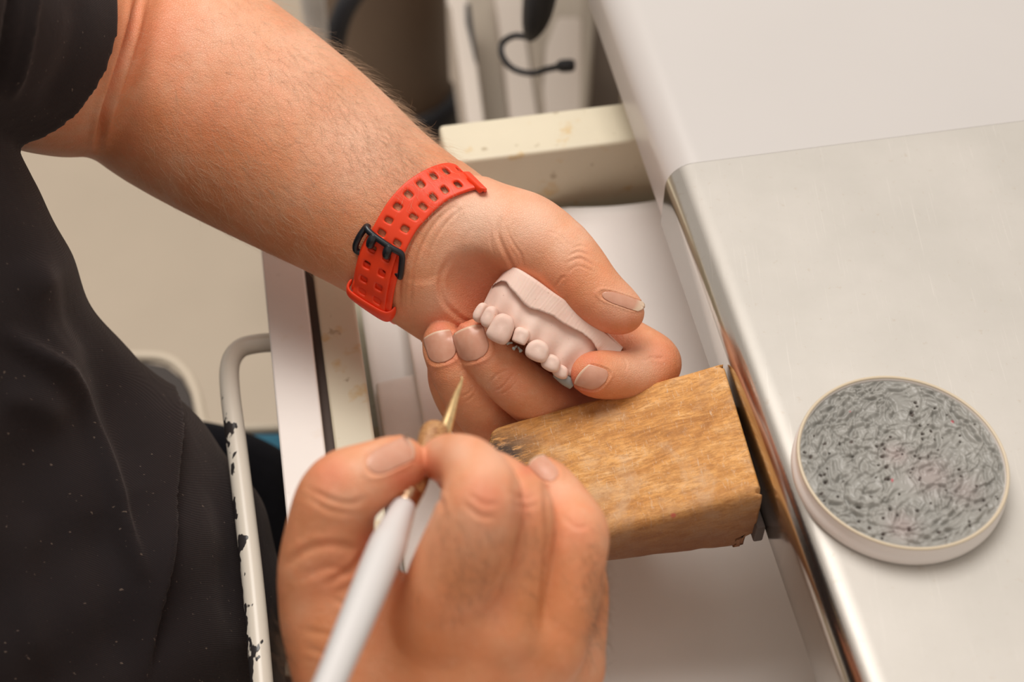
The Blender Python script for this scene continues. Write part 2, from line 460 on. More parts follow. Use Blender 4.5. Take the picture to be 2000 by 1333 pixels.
# worn rounding of the edges: pull vertices near edges inwards
from mathutils import noise as mn
Rr = .0075
tints = {}
Lx = (FR - FLp).length; Ly = (FR - NR).length
for (i, j, k), v in vid.items():
    u, vv, h = i / nu_, j / nv_, k / nz_
    du = (1 - u) * Lx; dv0 = vv * Ly; dv1 = (1 - vv) * Ly
    H = (pinpoint(u, vv, True).z - .735); dt = (1 - h) * H; db = h * H
    ax = (FLp - FR).normalized(); ay = (NR - FR).normalized(); az = Vector((0, 0, 1))
    off = Vector((0, 0, 0))
    def rnd(d1, d2, a1, a2, R):
        # rounded corner: amount to move in along a1 and a2
        q1, q2 = max(0, R - d1), max(0, R - d2)
        l = math.hypot(q1, q2)
        if l > R and l > 0:
            s = 1 - R / l
            return a1 * (q1 * s) + a2 * (q2 * s)
        return Vector((0, 0, 0))
    off -= rnd(dt, dv1, az, ay, .0060)
    off -= rnd(dt, dv0, az, -ay, .0045)
    off -= rnd(dt, du, az, ax, .0045)
    off -= rnd(du, dv0, ax, -ay, .012)
    off -= rnd(du, dv1, ax, ay, .012)
    off -= rnd(db, dv1, -az, ay, .003)
    off -= rnd(dt, u * Lx, az, -ax, .0025)
    # notches at the table end corners
    for vc in (0.03, .965):
        dd = math.hypot(u * Lx / .0035, (vv - vc) * Ly / .0018)
        if dd < 1 and h > .6: off -= az * .006 * (1 - dd)
    # front lower corner chipped
    if vv > .9 and u < .03 and h < .25: off += -ax * 0 + ax * .006
    p = v.co.copy()
    nz = mn.noise(p * 45) * .0009 + mn.noise(p * 160) * .00035
    d = Vector((0, 0, 1)) if k == nz_ else (ay if j == nv_ else Vector((0, 0, 0)))
    v.co = p + off + d * nz
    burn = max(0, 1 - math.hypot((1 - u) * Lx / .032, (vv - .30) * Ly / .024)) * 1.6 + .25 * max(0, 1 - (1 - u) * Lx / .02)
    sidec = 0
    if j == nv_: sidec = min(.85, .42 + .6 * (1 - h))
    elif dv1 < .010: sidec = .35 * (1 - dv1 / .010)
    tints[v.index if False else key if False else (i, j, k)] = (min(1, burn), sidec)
me = bpy.data.meshes.new('bench_pin')
order = list(vid.keys())
bm.verts.index_update()
idx = {vid[k_].index: tints[k_] for k_ in order}
bm.to_mesh(me); bm.free(); smooth(me)
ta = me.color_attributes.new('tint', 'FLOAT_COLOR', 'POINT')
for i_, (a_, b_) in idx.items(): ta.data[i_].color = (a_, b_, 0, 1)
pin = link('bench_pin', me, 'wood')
# local frame along the grain
Rm = Matrix((ax_ := (FR - FLp).normalized(), (ay_ := Vector((0, 0, 1)).cross(ax_).normalized()), ax_.cross(ay_))).transposed().to_4x4()
Mw = Matrix.Translation(FR) @ Rm
me.transform(Mw.inverted()); pin.matrix_world = Mw
tag(pin, 'worn wooden wedge block clamped to the steel bench edge', 'wooden block')
bolt = lbox('mounting_plate',   .1855, .1905, .344, .420, .744, .757, 'dark_gap', None, .001)
tag(bolt, 'dark metal mounting plate between wooden block and bench edge', 'plate')

# ------------------------------------------------------------------ wax dish
dc = Z(1763, 896, .823)
dc = Vector((.187, .384, .800)); top_h = .0135
dc = Z(1763, 896, .800 + .0135); dc.z = .8001
dish = thing('wax_dish', 'round white lid filled with gouged grey wax on the steel bench', 'dish', dc)
R0 = .0495
prof = [(R0 * .95, 0), (R0 * 1.0, .0006), (R0 * 1.012, .002), (R0 * 1.012, .0062), (R0 * .995, .0072), (R0 * .985, .0085), (R0 * .985, .0115),
        (R0 * .98, .0128), (R0 * .965, .0132), (R0 * .955, .0125), (R0 * .95, .0112), (R0 * .94, .006), (R0 * .5, .004), (.0005, .004)]
o = lathe('lid', prof, dc, 'lid_white', dish)
rimp = [(R0 * .985, .0126), (R0 * .992, .0131), (R0 * .985, .0137), (R0 * .966, .0137), (R0 * .958, .0131), (R0 * .962, .0126)]
M['rim'] = simple('yellowed_rim', (.62, .52, .38), .35)
lathe('rim', [(r, z - .0003) for r, z in rimp + rimp[:1]], dc, 'rim', dish, caps=False)
# wax surface with strokes
n = 420; rr = R0 * .962
g = np.linspace(-rr, rr, n); X, Y = np.meshgrid(g, g, indexing='ij')
H = np.zeros_like(X); dark = np.zeros_like(X); pink = np.zeros_like(X)
for s_ in range(620):
    a = RNG.uniform(0, 2 * math.pi); r = rr * math.sqrt(RNG.uniform(0, .96)); x0, y0 = r * math.cos(a), r * math.sin(a)
    if r > .72 * rr: th = a + math.pi / 2 + RNG.normal(0, .45)
    else: th = 1.1 + RNG.normal(0, .75)
    ln = RNG.uniform(.002, .0070) * (1.5 if r > .7 * rr or (x0 < 0 and y0 > 0) else .9); wd = RNG.uniform(.00038, .0012)
    cv = RNG.normal(0, 60)
    i0, i1 = np.searchsorted(g, [x0 - .009, x0 + .009]); j0, j1 = np.searchsorted(g, [y0 - .009, y0 + .009])
    xs, ys = X[i0:i1, j0:j1] - x0, Y[i0:i1, j0:j1] - y0
    u = xs * math.cos(th) + ys * math.sin(th); v = -xs * math.sin(th) + ys * math.cos(th) - cv * u * u
    env = np.clip(1 - (u / ln) ** 2, 0, 1)
    q = v / wd
    H[i0:i1, j0:j1] += env * (-np.exp(-q * q) + .55 * np.exp(-(q - 1.7) ** 2) + .25 * np.exp(-(q + 1.7) ** 2)) * wd * RNG.uniform(.5, 1.05)
H = np.clip(H, -.0016, .0013)
for s_ in range(120):
    a = RNG.uniform(0, 2 * math.pi); r = rr * math.sqrt(RNG.uniform(0, .93)); x0, y0 = r * math.cos(a), r * math.sin(a)
    if y0 > .3 * rr and x0 < .2 * rr: continue
    sz = RNG.uniform(.0004, .00085)
    q = ((X - x0) ** 2 + (Y - y0) ** 2) / sz ** 2
    gq = np.exp(-q * q); H -= .0016 * gq; dark = np.maximum(dark, gq * .85)
for (x0, y0, sr, am) in ((.012, -.008, .010, .25), (.026, -.016, .008, .2), (-.002, .003, .006, .3), (-.006, -.036, .007, .3)):
    pink = np.maximum(pink, am * np.exp(-((X - x0) ** 2 + (Y - y0) ** 2) / sr ** 2))
RR = np.hypot(X, Y)
H = H * np.clip((rr - RR) / .002, 0, 1) + .0116 + .0006 * np.clip(1 - RR / rr, 0, 1)
inside = RR < rr
vi_ = -np.ones(X.shape, int); vi_[inside] = np.arange(inside.sum())
P = np.stack([X[inside] + dc.x, Y[inside] + dc.y, H[inside] + dc.z], 1)
a_, b_, c_, d_ = vi_[:-1, :-1], vi_[1:, :-1], vi_[1:, 1:], vi_[:-1, 1:]
ok = (a_ >= 0) & (b_ >= 0) & (c_ >= 0) & (d_ >= 0)
quads = np.stack([a_[ok], b_[ok], c_[ok], d_[ok]], 1)
def npmesh(name, V, Q, mat, parent=None, tint=None):
    me = bpy.data.meshes.new(name)
    me.vertices.add(len(V)); me.vertices.foreach_set('co', V.astype(np.float32).ravel())
    me.loops.add(Q.size); me.loops.foreach_set('vertex_index', Q.astype(np.int32).ravel())
    me.polygons.add(len(Q)); me.polygons.foreach_set('loop_start', np.arange(0, Q.size, 4, dtype=np.int32))
    me.update(calc_edges=True); me.validate(); smooth(me)
    if tint is not None:
        ca = me.color_attributes.new('tint', 'FLOAT_COLOR', 'POINT')
        T4 = np.ones((len(V), 4), np.float32); T4[:, :3] = tint; ca.data.foreach_set('color', T4.ravel())
    return link(name, me, mat, parent)
tn = np.zeros((inside.sum(), 3)); tn[:, 0] = dark[inside]; tn[:, 1] = pink[inside]
npmesh('wax', P, quads, 'wax', dish, tn)
# ================================================================== sculpting field
class Field:
    """signed distances on a rectilinear grid in camera-aligned axes, metres"""
    def __init__(s, xs, ys, zs):
        s.xs, s.ys, s.zs = [np.asarray(a, np.float32) for a in (xs, ys, zs)]
        s.D = np.ones((len(xs), len(ys), len(zs)), np.float32)
    def block(s, lo, hi):
        sl = []
        for a, l, h in ((s.xs, lo[0], hi[0]), (s.ys, lo[1], hi[1]), (s.zs, lo[2], hi[2])):
            i, j = np.searchsorted(a, [l, h]); i = max(0, i - 1); j = min(len(a), j + 1)
            if j - i < 1: return None
            sl.append(slice(i, j))
        return tuple(sl)
    def grid(s, sl): return s.xs[sl[0]][:, None, None], s.ys[sl[1]][None, :, None], s.zs[sl[2]][None, None, :]
def smin(a, b, k):
    h = np.clip(.5 + .5 * (b - a) / k, 0, 1); return b + (a - b) * h - k * h * (1 - h)
def smax(a, b, k): return -smin(-a, -b, k)
def rcone(X, Y, Zc, a, b, r1, r2, sq=None):
    """tapered capsule; sq = (axis vector, thickness ratio) flattens the section"""
    ba = b - a; l2 = float(ba @ ba)
    px, py, pz = X - a[0], Y - a[1], Zc - a[2]
    if sq is not None:
        c, s = sq; q = (px * c[0] + py * c[1] + pz * c[2]) * (1 / s - 1)
        # only the offset from the axis is stretched
        bq = float(ba @ c) * (1 / s - 1)
        px = px + q * c[0]; py = py + q * c[1]; pz = pz + q * c[2]
        ba = ba + bq * c; l2 = float(ba @ ba)
    t = np.clip((px * ba[0] + py * ba[1] + pz * ba[2]) / max(l2, 1e-12), 0, 1)
    d = np.sqrt((px - t * ba[0]) ** 2 + (py - t * ba[1]) ** 2 + (pz - t * ba[2]) ** 2) - (r1 + (r2 - r1) * t)
    if sq is not None: d = d * (.5 + .5 * sq[1])
    return d
def P3(p):                                  # (px, py, depth in mm, radius in px[, ...]) -> point, radius m
    d = p[2] / 1000; return cs(p[0], p[1], d), p[3] * d / F_PX
def chain(F, pts, kin=.006, kout=.0015, root=None, sub=3, sq=None):
    """root = (pixel point, radius m, k): stronger blending near the root"""
    Q = np.array([np.append(*P3(p)) for p in pts])
    if sub > 1 and len(Q) > 2: Q = catmull(Q, (len(Q) - 1) * sub + 1)
    rm = Q[:, 3].max(); pad = rm + .008
    if root: pad = rm + max(.008, root[2])
    sl = F.block(Q[:, :3].min(0) - pad, Q[:, :3].max(0) + pad)
    X, Y, Zc = F.grid(sl)
    d = None
    for a, b in zip(Q[:-1], Q[1:]):
        e = rcone(X, Y, Zc, a[:3], b[:3], a[3], b[3], sq)
        d = e if d is None else smin(d, e, kin)
    k = kout
    if root:
        rp = P3(root[0] + (1,))[0] if len(root[0]) == 3 else P3(root[0])[0]
        dist = np.sqrt((X - rp[0]) ** 2 + (Y - rp[1]) ** 2 + (Zc - rp[2]) ** 2)
        w_ = np.clip(1.6 - dist / root[1] * 1.6, 0, 1); w_ = w_ * w_ * (3 - 2 * w_)
        k = kout + (root[2] - kout) * w_
    F.D[sl] = smin(F.D[sl], d, k)
def ball(F, p, rad, kout=.008, axes=None, carve=False):
    """ellipsoid; rad three half sizes m; axes rows"""
    c = cs(p[0], p[1], p[2] / 1000); rad = np.asarray(rad, float)
    A = np.eye(3) if axes is None else np.asarray(axes, float)
    pad = rad.max() + kout
    sl = F.block(c - pad, c + pad); X, Y, Zc = F.grid(sl)
    x, y, z = X - c[0], Y - c[1], Zc - c[2]
    q = [(x * a[0] + y * a[1] + z * a[2]) for a in A]
    k0 = np.sqrt(sum((qq / r) ** 2 for qq, r in zip(q, rad)))
    k1 = np.sqrt(sum((qq / r ** 2) ** 2 for qq, r in zip(q, rad))) + 1e-9
    d = k0 * (k0 - 1) / k1
    F.D[sl] = smax(F.D[sl], -d, kout) if carve else smin(F.D[sl], d, kout)
def axes_px(dx, dy, dz=0):
    """orthonormal rows: along the image direction, across it, towards depth"""
    a = np.array([dx, -dy, dz], float); a /= np.linalg.norm(a)
    b = np.cross([0, 0, 1.], a); b /= np.linalg.norm(b); c = np.cross(a, b)
    return np.array([a, b, c])
def nets(F):
    """surface nets: vertices and quads of the zero level"""
    D = F.D; ins = D < 0
    nx, ny, nz = D.shape
    c = np.zeros((nx - 1, ny - 1, nz - 1), np.uint8)
    for i in (0, 1):
        for j in (0, 1):
            for k in (0, 1): c += ins[i:nx - 1 + i, j:ny - 1 + j, k:nz - 1 + k]
    act = np.nonzero((c > 0) & (c < 8)); n_ = len(act[0])
    idm = -np.ones(c.shape, np.int32); idm[act] = np.arange(n_)
    acc = np.zeros((n_, 3)); cnt = np.zeros(n_); ax = (F.xs, F.ys, F.zs)
    corners = [(i, j, k) for i in (0, 1) for j in (0, 1) for k in (0, 1)]
    for p in corners:
        for dim in range(3):
            if p[dim]: continue
            q = list(p); q[dim] = 1
            a = D[act[0] + p[0], act[1] + p[1], act[2] + p[2]]; b = D[act[0] + q[0], act[1] + q[1], act[2] + q[2]]
            m = (a < 0) != (b < 0); t = np.where(m, a / np.where(m, a - b, 1), 0)
            for e in range(3):
                A = ax[e][act[e] + p[e]]
                if e == dim: A = A + t * (ax[e][act[e] + 1] - ax[e][act[e]])
                acc[:, e] += np.where(m, A, 0)
            cnt += m
    V = acc / cnt[:, None]
    Q = []
    for dim in range(3):
        sl0 = [slice(1, -1)] * 3; sl1 = [slice(1, -1)] * 3
        sl0[dim] = slice(0, -1); sl1[dim] = slice(1, None)
        a = ins[tuple(sl0)]; b = ins[tuple(sl1)]
        e = np.array(np.nonzero(a != b))
        flip = a[tuple(e)]
        o = [1, 1, 1]; o[dim] = 0; e = e + np.array(o)[:, None]
        u, v = (dim + 1) % 3, (dim + 2) % 3
        def cell(du, dv):
            f = e.copy(); f[u] += du; f[v] += dv; return idm[tuple(f)]
        q = np.stack([cell(-1, -1), cell(0, -1), cell(0, 0), cell(-1, 0)], 1)
        q[~flip] = q[~flip][:, ::-1]
        Q.append(q)
    Q = np.vstack(Q); Q = Q[(Q >= 0).all(1)]
    return V, Q
def vnormals(V, Q):
    fn = np.cross(V[Q[:, 2]] - V[Q[:, 0]], V[Q[:, 3]] - V[Q[:, 1]])
    Nn = np.zeros_like(V)
    for i in range(4): np.add.at(Nn, Q[:, i], fn)
    return Nn / (np.linalg.norm(Nn, axis=1)[:, None] + 1e-12)
def relax(V, Q, it=2, lam=.5):
    for _ in range(it):
        S = np.zeros_like(V); c = np.zeros(len(V))
        for i in range(4):
            j = (i + 1) % 4
            np.add.at(S, Q[:, i], V[Q[:, j]]); np.add.at(c, Q[:, i], 1)
            np.add.at(S, Q[:, j], V[Q[:, i]]); np.add.at(c, Q[:, j], 1)
        V = V + lam * (S / c[:, None] - V)
    return V
def topx(V): return np.stack([V[:, 0] / V[:, 2] * F_PX + 1000, 666.5 - V[:, 1] / V[:, 2] * F_PX], 1)
def polydist(P2, line):
    best = np.full(len(P2), 1e9); tt = np.zeros(len(P2)); line = np.asarray(line, float); n_ = len(line) - 1
    for i in range(n_):
        a, b = line[i], line[i + 1]; ba = b - a
        t = np.clip(((P2 - a) @ ba) / (ba @ ba), 0, 1)
        d = np.linalg.norm(P2 - a - t[:, None] * ba, axis=1)
        m = d < best; best[m] = d[m]; tt[m] = (i + t[m]) / n_
    return best, tt
def crease(V, Nn, line, wpx, depth, zr=None, smoothline=True):
    """sculpt a fold line into the side that faces the maker"""
    P2 = topx(V)
    if smoothline and len(line) > 2: line = catmull(np.asarray(line, float), len(line) * 4)
    l = np.asarray(line, float)
    near = (P2[:, 0] > l[:, 0].min() - 4 * wpx) & (P2[:, 0] < l[:, 0].max() + 4 * wpx) & (P2[:, 1] > l[:, 1].min() - 4 * wpx) & (P2[:, 1] < l[:, 1].max() + 4 * wpx)
    near &= (Nn[:, 2] < .15)
    if zr: near &= (V[:, 2] > zr[0] / 1000) & (V[:, 2] < zr[1] / 1000)
    ix = np.nonzero(near)[0]
    if not len(ix): return V
    d, t = polydist(P2[ix], line)
    env = np.clip(4 * t * (1 - t) * 1.6, 0, 1) * .8 + .2
    prof = np.exp(-(d / wpx) ** 2) - .38 * np.exp(-((d - 2.1 * wpx) / wpx) ** 2)
    V = V.copy(); V[ix] -= Nn[ix] * (depth * env * prof)[:, None]
    return V
def spots(P2, V, tint, lst, ch):
    for (x, y, r, a) in lst:
        gq = a * np.exp(-((P2[:, 0] - x) ** 2 + (P2[:, 1] - y) ** 2) / r ** 2)
        tint[:, ch] = np.maximum(tint[:, ch], gq)
def nonuni(lo, hi, f0, f1, fine, grow=1.06, most=.004):
    a = list(np.arange(f0, f1, fine)); s = fine
    while a[-1] < hi: s = min(most, s * grow); a.append(a[-1] + s)
    s = fine; b = [a[0]]
    while b[-1] > lo: s = min(most, s * grow); b.append(b[-1] - s)
    return np.array(b[:0:-1] + a)

person = thing('person', 'seated person in black holding a pink dental cast and a waxing tool', 'person', (-.32, .30, .0))

# ================================================================== left arm and hand
FINE = .00065
def lim(px, py, d): return cs(px, py, d / 1000)
xs = nonuni(lim(-420, 0, 620)[0], lim(1345, 0, 800)[0], lim(780, 0, 780)[0], lim(1345, 0, 800)[0], FINE, 1.03, .0022)
ys = nonuni(lim(0, 880, 840)[1], lim(0, -500, 700)[1], lim(0, 860, 840)[1], lim(0, 330, 780)[1], FINE, 1.03, .0024)
zs = nonuni(.52, .895, .712, .835, FINE, 1.03, .0024)
FL = Field(xs, ys, zs)
caxis = axes_px(.83, .56)[2]
# forearm and upper arm
chain(FL, [(215, 75, 818, 172), (330, 140, 812, 206), (460, 222, 803, 200), (600, 312, 792, 180), (720, 397, 782, 152), (790, 443, 777, 139), (835, 474, 774, 139)],
      kin=.012, kout=.01, sq=(caxis, .80))
chain(FL, [(225, 70, 812, 190), (120, 90, 784, 184), (20, 60, 740, 178), (-120, 0, 680, 190), (-330, -120, 600, 215)], kin=.02, kout=.005)
ball(FL, (215, 150, 805), (.030, .034, .034), .012)
# palm: heel, hollow, base of the fingers
chain(FL, [(835, 478, 775, 132), (900, 512, 777, 128), (980, 560, 784, 120)], kin=.01, kout=.012, sq=(caxis, .62))
chain(FL, [(905, 455, 768, 74), (985, 460, 758, 78), (1060, 488, 752, 66)], kin=.012, kout=.014)      # thenar
chain(FL, [(832, 530, 772, 66), (862, 578, 776, 62), (905, 630, 786, 56)], kin=.012, kout=.012)       # hypothenar
chain(FL, [(980, 560, 790, 90), (1100, 630, 795, 85), (1160, 655, 797, 62)], kin=.01, kout=.012)
chain(FL, [(940, 620, 795, 70), (1060, 700, 802, 70), (1120, 740, 803, 60)], kin=.01, kout=.012)
ball(FL, (948, 588, 742), (.024, .017, .014), .010, axes_px(.6, .8), carve=True)
# thumb
chain(FL, [(985, 450, 760, 70), (1068, 482, 750, 66), (1118, 528, 744, 58), (1150, 566, 741, 50), (1182, 592, 739, 43), (1222, 613, 738, 33)],
      kin=.007, kout=.002, root=((1020, 470, 755), .035, .014))
ball(FL, (1196, 612, 738), (.0115, .0085, .0095), .004, axes_px(.93, .36))
# index
chain(FL, [(1140, 640, 795, 62), (1205, 672, 783, 55), (1262, 700, 768, 50), (1276, 716, 760, 46), (1240, 733, 750, 42), (1195, 733, 741, 40), (1155, 731, 736, 40)],
      kin=.005, kout=.0012, root=((1150, 640, 795), .03, .012))
# middle
chain(FL, [(1110, 700, 810, 56), (1165, 775, 805, 52), (1165, 815, 788, 50), (1105, 812, 772, 52), (1030, 768, 758, 50), (968, 712, 750, 46), (926, 664, 748, 40)],
      kin=.005, kout=.0012, root=((1090, 690, 810), .03, .012))
# ring
chain(FL, [(1050, 735, 815, 52), (1080, 830, 812, 48), (1050, 880, 800, 46), (985, 846, 783, 49), (930, 790, 768, 47), (889, 725, 758, 43), (863, 664, 757, 36)],
      kin=.005, kout=.0012, root=((1040, 730, 812), .03, .012))
# little finger
chain(FL, [(980, 740, 818, 46), (1000, 850, 818, 42), (990, 890, 808, 40), (935, 838, 795, 40), (888, 772, 784, 36), (866, 715, 778, 30)],
      kin=.005, kout=.0012, root=((980, 740, 815), .03, .012))
V, Q = nets(FL); del FL
V = relax(V, Q, 2, .5); Nn = vnormals(V, Q)
# folds of skin on palm, wrist, thumb and fingers
for ln, wp, dp in [
    ([(978, 425), (972, 455), (985, 490), (1000, 520), (1010, 545)], 5, .0011),
    ([(990, 445), (1002, 475), (1018, 500), (1022, 530)], 3.5, .0006),
    ([(962, 440), (958, 470), (965, 500)], 3, .0004),
    ([(1005, 430), (1000, 450), (1008, 470)], 3, .0004),
    ([(880, 500), (860, 545), (868, 590), (900, 622), (930, 636)], 6, .0013),
    ([(860, 402), (822, 440), (796, 490), (782, 545), (780, 600)], 4, .0011),
    ([(893, 396), (850, 436), (822, 486), (806, 540), (800, 598)], 4, .0012),
    ([(908, 404), (872, 436), (845, 480), (835, 520)], 3.5, .0007),
    ([(868, 398), (835, 430), (810, 470)], 3, .0006),
    ([(925, 440), (905, 480), (895, 530)], 6, .0004),
    ([(1112, 500), (1130, 492), (1152, 500)], 3.2, .0006), ([(1105, 515), (1132, 505), (1160, 520)], 3.2, .0007),
    ([(1108, 532), (1130, 520), (1160, 532)], 2.6, .0004), ([(1118, 486), (1134, 480), (1148, 484)], 2.6, .0004),
    ([(1072, 452), (1095, 462), (1112, 482)], 3, .0003),
    ([(1085, 560), (1095, 545), (1104, 540)], 3.5, .0007),
    # middle finger joint
    ([(953, 752), (965, 738), (985, 726), (1004, 722)], 2.6, .0006), ([(960, 765), (978, 758), (992, 744), (1004, 730)], 2.6, .0006),
    ([(968, 770), (988, 766), (1004, 752), (1012, 742)], 2.4, .0004), ([(957, 744), (970, 730), (988, 720)], 2.4, .0003),
    ([(901, 775), (915, 768), (924, 757)], 2.5, .0004), ([(905, 787), (918, 780), (928, 768)], 2.5, .0003),
    ([(897, 730), (905, 722), (915, 722)], 2.3, .0003),
    ([(1218, 700), (1224, 712), (1222, 724)], 2.4, .0004), ([(1268, 696), (1280, 700), (1296, 700)], 4, .0008),
    ([(1240, 700), (1258, 704), (1275, 698)], 3, .0005),
    ([(272, -10), (254, 60), (226, 150), (204, 220), (192, 288)], 8, .0070)]:
    V = crease(V, Nn, ln, wp * .8, dp * .62)
P2 = topx(V)
# nail beds: press a shallow seat for every nail
def nail_uv(P2, c, l, wv):
    l = np.array(l, float); wv = np.array(wv, float); A = np.linalg.inv(np.array([l, wv]).T)
    return (P2 - np.array(c)) @ A.T
LN = [  # centre, half length towards the free edge, half width, (depth range)
    ('thumb', (1216, 588), (40, 14), (-5, 10), None),
    ('index', (1157, 738), (-25, -8), (-15, 20), None),
    ('middle', (921, 672), (-10, -31), (30, -11), None),
    ('ring', (861, 678), (-9, -29), (27, -9), None)]
for nm, c, l, wv, _ in LN:
    uv = nail_uv(P2, c, l, wv); r = np.maximum(np.abs(uv[:, 0]), np.abs(uv[:, 1])) 
    r = (np.abs(uv[:, 0]) ** 3 + np.abs(uv[:, 1]) ** 3) ** (1 / 3)
    fr = (Nn[:, 2] < .1)
    V = V - Nn * (np.where(fr, .00035 * np.clip(1.15 - r, 0, .2) / .2 - .00045 * np.exp(-((r - 1.22) / .10) ** 2) * (uv[:, 0] < .75), 0))[:, None]
rng = np.random.default_rng(3)
tint = np.zeros((len(V), 3))
spots(P2, V, tint, [(1225, 632, 26, .45), (1190, 630, 34, .35), (905, 645, 26, .7), (860, 640, 24, .75), (925, 640, 22, .5), (880, 700, 20, .5), (940, 705, 22, .35), (1120, 745, 30, .8), (1140, 765, 26, .7),
                    (1150, 700, 26, .5), (1000, 520, 45, .28), (1120, 650, 60, .5), (1200, 655, 40, .4), (930, 580, 60, .5), (990, 745, 30, .3), (1290, 690, 30, .35), (830, 740, 30, .4), (300, 60, 90, .3), (420, 230, 80, .2), (1095, 555, 40, .25)], 0)
spots(P2, V, tint, [(930, 420, 70, .75), (1040, 430, 60, .6), (1110, 480, 45, .4), (900, 480, 60, .45), (850, 590, 40, .3), (1250, 720, 40, .4), (730, 240, 110, .5), (600, 120, 110, .4), (470, 60, 90, .3), (700, 330, 80, .3), (1215, 590, 40, .4)], 1)
spots(P2, V, tint, [(1236, 640, 14, .5), (1205, 640, 14, .35), (560, 430, 130, .35), (420, 360, 110, .35), (880, 640, 12, .2), (930, 640, 12, .2), (640, 470, 80, .3)], 2)
VL, QL, NL, TL_, PL = V, Q, vnormals(V, Q), tint, P2
def bvh_of(V, Q): return BVHTree.FromPolygons([tuple(v) for v in V], [tuple(int(i) for i in q) for q in Q])
sel = (PL[:, 0] > 780) & (PL[:, 1] > 330)
keep = sel[QL].all(1); mp_ = -np.ones(len(VL), int); mp_[sel] = np.arange(sel.sum())
bL = bvh_of(VL[sel], mp_[QL[keep]])
def make_nail(name, bvh, c, l, wv, free=.12, lift=.0005, over=.0012, nu=26, nv=22):
    vs, fs, ed = [], [], []
    c = np.array(c, float); l = np.array(l, float); wv = np.array(wv, float); nrmls = []
    for i in range(nu + 1):
        s = -1 + 2 * i / nu
        wdt = math.sqrt(max(0, 1 - ((-s - .25) / .75) ** 2)) if s < -.25 else 1 - .10 * max(0, (s - .6) / .4) ** 2
        for j in range(nv + 1):
            t = -1 + 2 * j / nv
            ss = s - .16 * t * t * max(0, s) ** 2
            p = c + l * ss + wv * t * max(.02, wdt)
            ray = Vector(((p[0] - 1000) / F_PX, (666.5 - p[1]) / F_PX, 1)).normalized()
            h = bvh.ray_cast(Vector((0, 0, 0)), ray)
            vs.append(None if h[0] is None else (np.array(h[0]), np.array(h[1])))
            ed.append((s, t))
    ok = [v for v in vs if v is not None]
    n0 = np.mean([v[1] for v in ok], 0)
    zl = np.median([v[0][2] for v in ok])
    for j in range(nv + 1):                      # run on past the finger tip where the finger itself ends
        pz = None
        for i in range(nu + 1):
            k = i * (nv + 1) + j; s, t = ed[k]
            if vs[k] is not None and abs(vs[k][0][2] - (pz if pz else zl)) < (.0030 if pz else .008): pz = vs[k][0][2]; pn = vs[k][1]
            elif pz is not None:
                wdt = math.sqrt(max(0, 1 - ((-s - .25) / .75) ** 2)) if s < -.25 else 1 - .10 * max(0, (s - .6) / .4) ** 2
                q = c + l * (s - .16 * t * t * max(0, s) ** 2) + wv * t * max(.02, wdt)
                pz += .00008; vs[k] = (cs(q[0], q[1], pz), pn)
    out = []
    zm = np.median([v[0][2] for v in ok])
    for v, (s, t) in zip(vs, ed):
        if v is None or abs(v[0][2] - zm) > .012:
            p = c + l * s + wv * t
            q = cs(p[0], p[1], zm + .002); nn = n0
        else: q, nn = v
        up = lift * (.30 + .7 * (s + 1) / 2) * (1 - .55 * t ** 4)
        out.append(q + nn * up)
    G = np.array(out).reshape(nu + 1, nv + 1, 3)
    for _ in range(3):
        H_ = G.copy(); H_[1:-1, 1:-1] = .5 * G[1:-1, 1:-1] + .125 * (G[:-2, 1:-1] + G[2:, 1:-1] + G[1:-1, :-2] + G[1:-1, 2:])
        G = H_
    for i in range(nu):
        for j in range(nv):
            a = i * (nv + 1) + j; fs.append((a, a + 1, a + nv + 2, a + nv + 1))
    o = pymesh('fingernail', c2w(G.reshape(-1, 3)), fs, 'nail', person)
    at = o.data.attributes.new('edge', 'FLOAT', 'POINT')
    e = [max(0, min(1, (s - (1 - free) ) / (free * .5))) * .9 + .10 * max(0, 1 - (s + 1) / .25) for s, t in ed]
    # each nail keeps its free edge pale
    at.data.foreach_set('value', np.array(e, np.float32))
    md = o.modifiers.new('th', 'SOLIDIFY'); md.thickness = .0006; md.offset = 0
    o['label'] = name
    return o
make_nail('thumb nail with long pale free edge', bL, *LN[0][1:4], free=.45, over=.002, lift=.0007)
make_nail('index finger nail', bL, *LN[1][1:4], free=.22)
make_nail('middle finger nail', bL, *LN[2][1:4])
make_nail('ring finger nail', bL, *LN[3][1:4])

# ================================================================== right hand
xs = nonuni(-.41, lim(1215, 0, 640)[0], lim(535, 0, 620)[0], lim(1200, 0, 640)[0], FINE, 1.07, .006)
ys = nonuni(lim(0, 2450, 560)[1], lim(0, 835, 620)[1], lim(0, 1370, 620)[1], lim(0, 845, 620)[1], FINE, 1.07, .006)
zs = nonuni(.20, .70, .520, .640, FINE, 1.07, .006)
FR_ = Field(xs, ys, zs)
# wrist, forearm
wa = np.array([0, 0, 1.])
chain(FR_, [(850, 1430, 596, 200), (820, 1600, 594, 175), (760, 1800, 585, 180), (660, 2050, 570, 230), (520, 2350, 550, 260)], kin=.02, kout=.01, sq=(wa, .75))
def w2p(x, y, z, r):
    v = np.array([x, y, z]) - CAM; c = np.array([v @ RT, v @ UP, v @ FW])
    return (1000 + c[0] / c[2] * F_PX, 666.5 - c[1] / c[2] * F_PX, c[2] * 1000, r / c[2] * F_PX)
chain(FR_, [(660, 2050, 570, 230), (520, 2350, 550, 260), w2p(-.13, .085, .76, .050), w2p(-.21, .085, .90, .052), w2p(-.33, .10, 1.05, .058)], kin=.03, kout=.02)
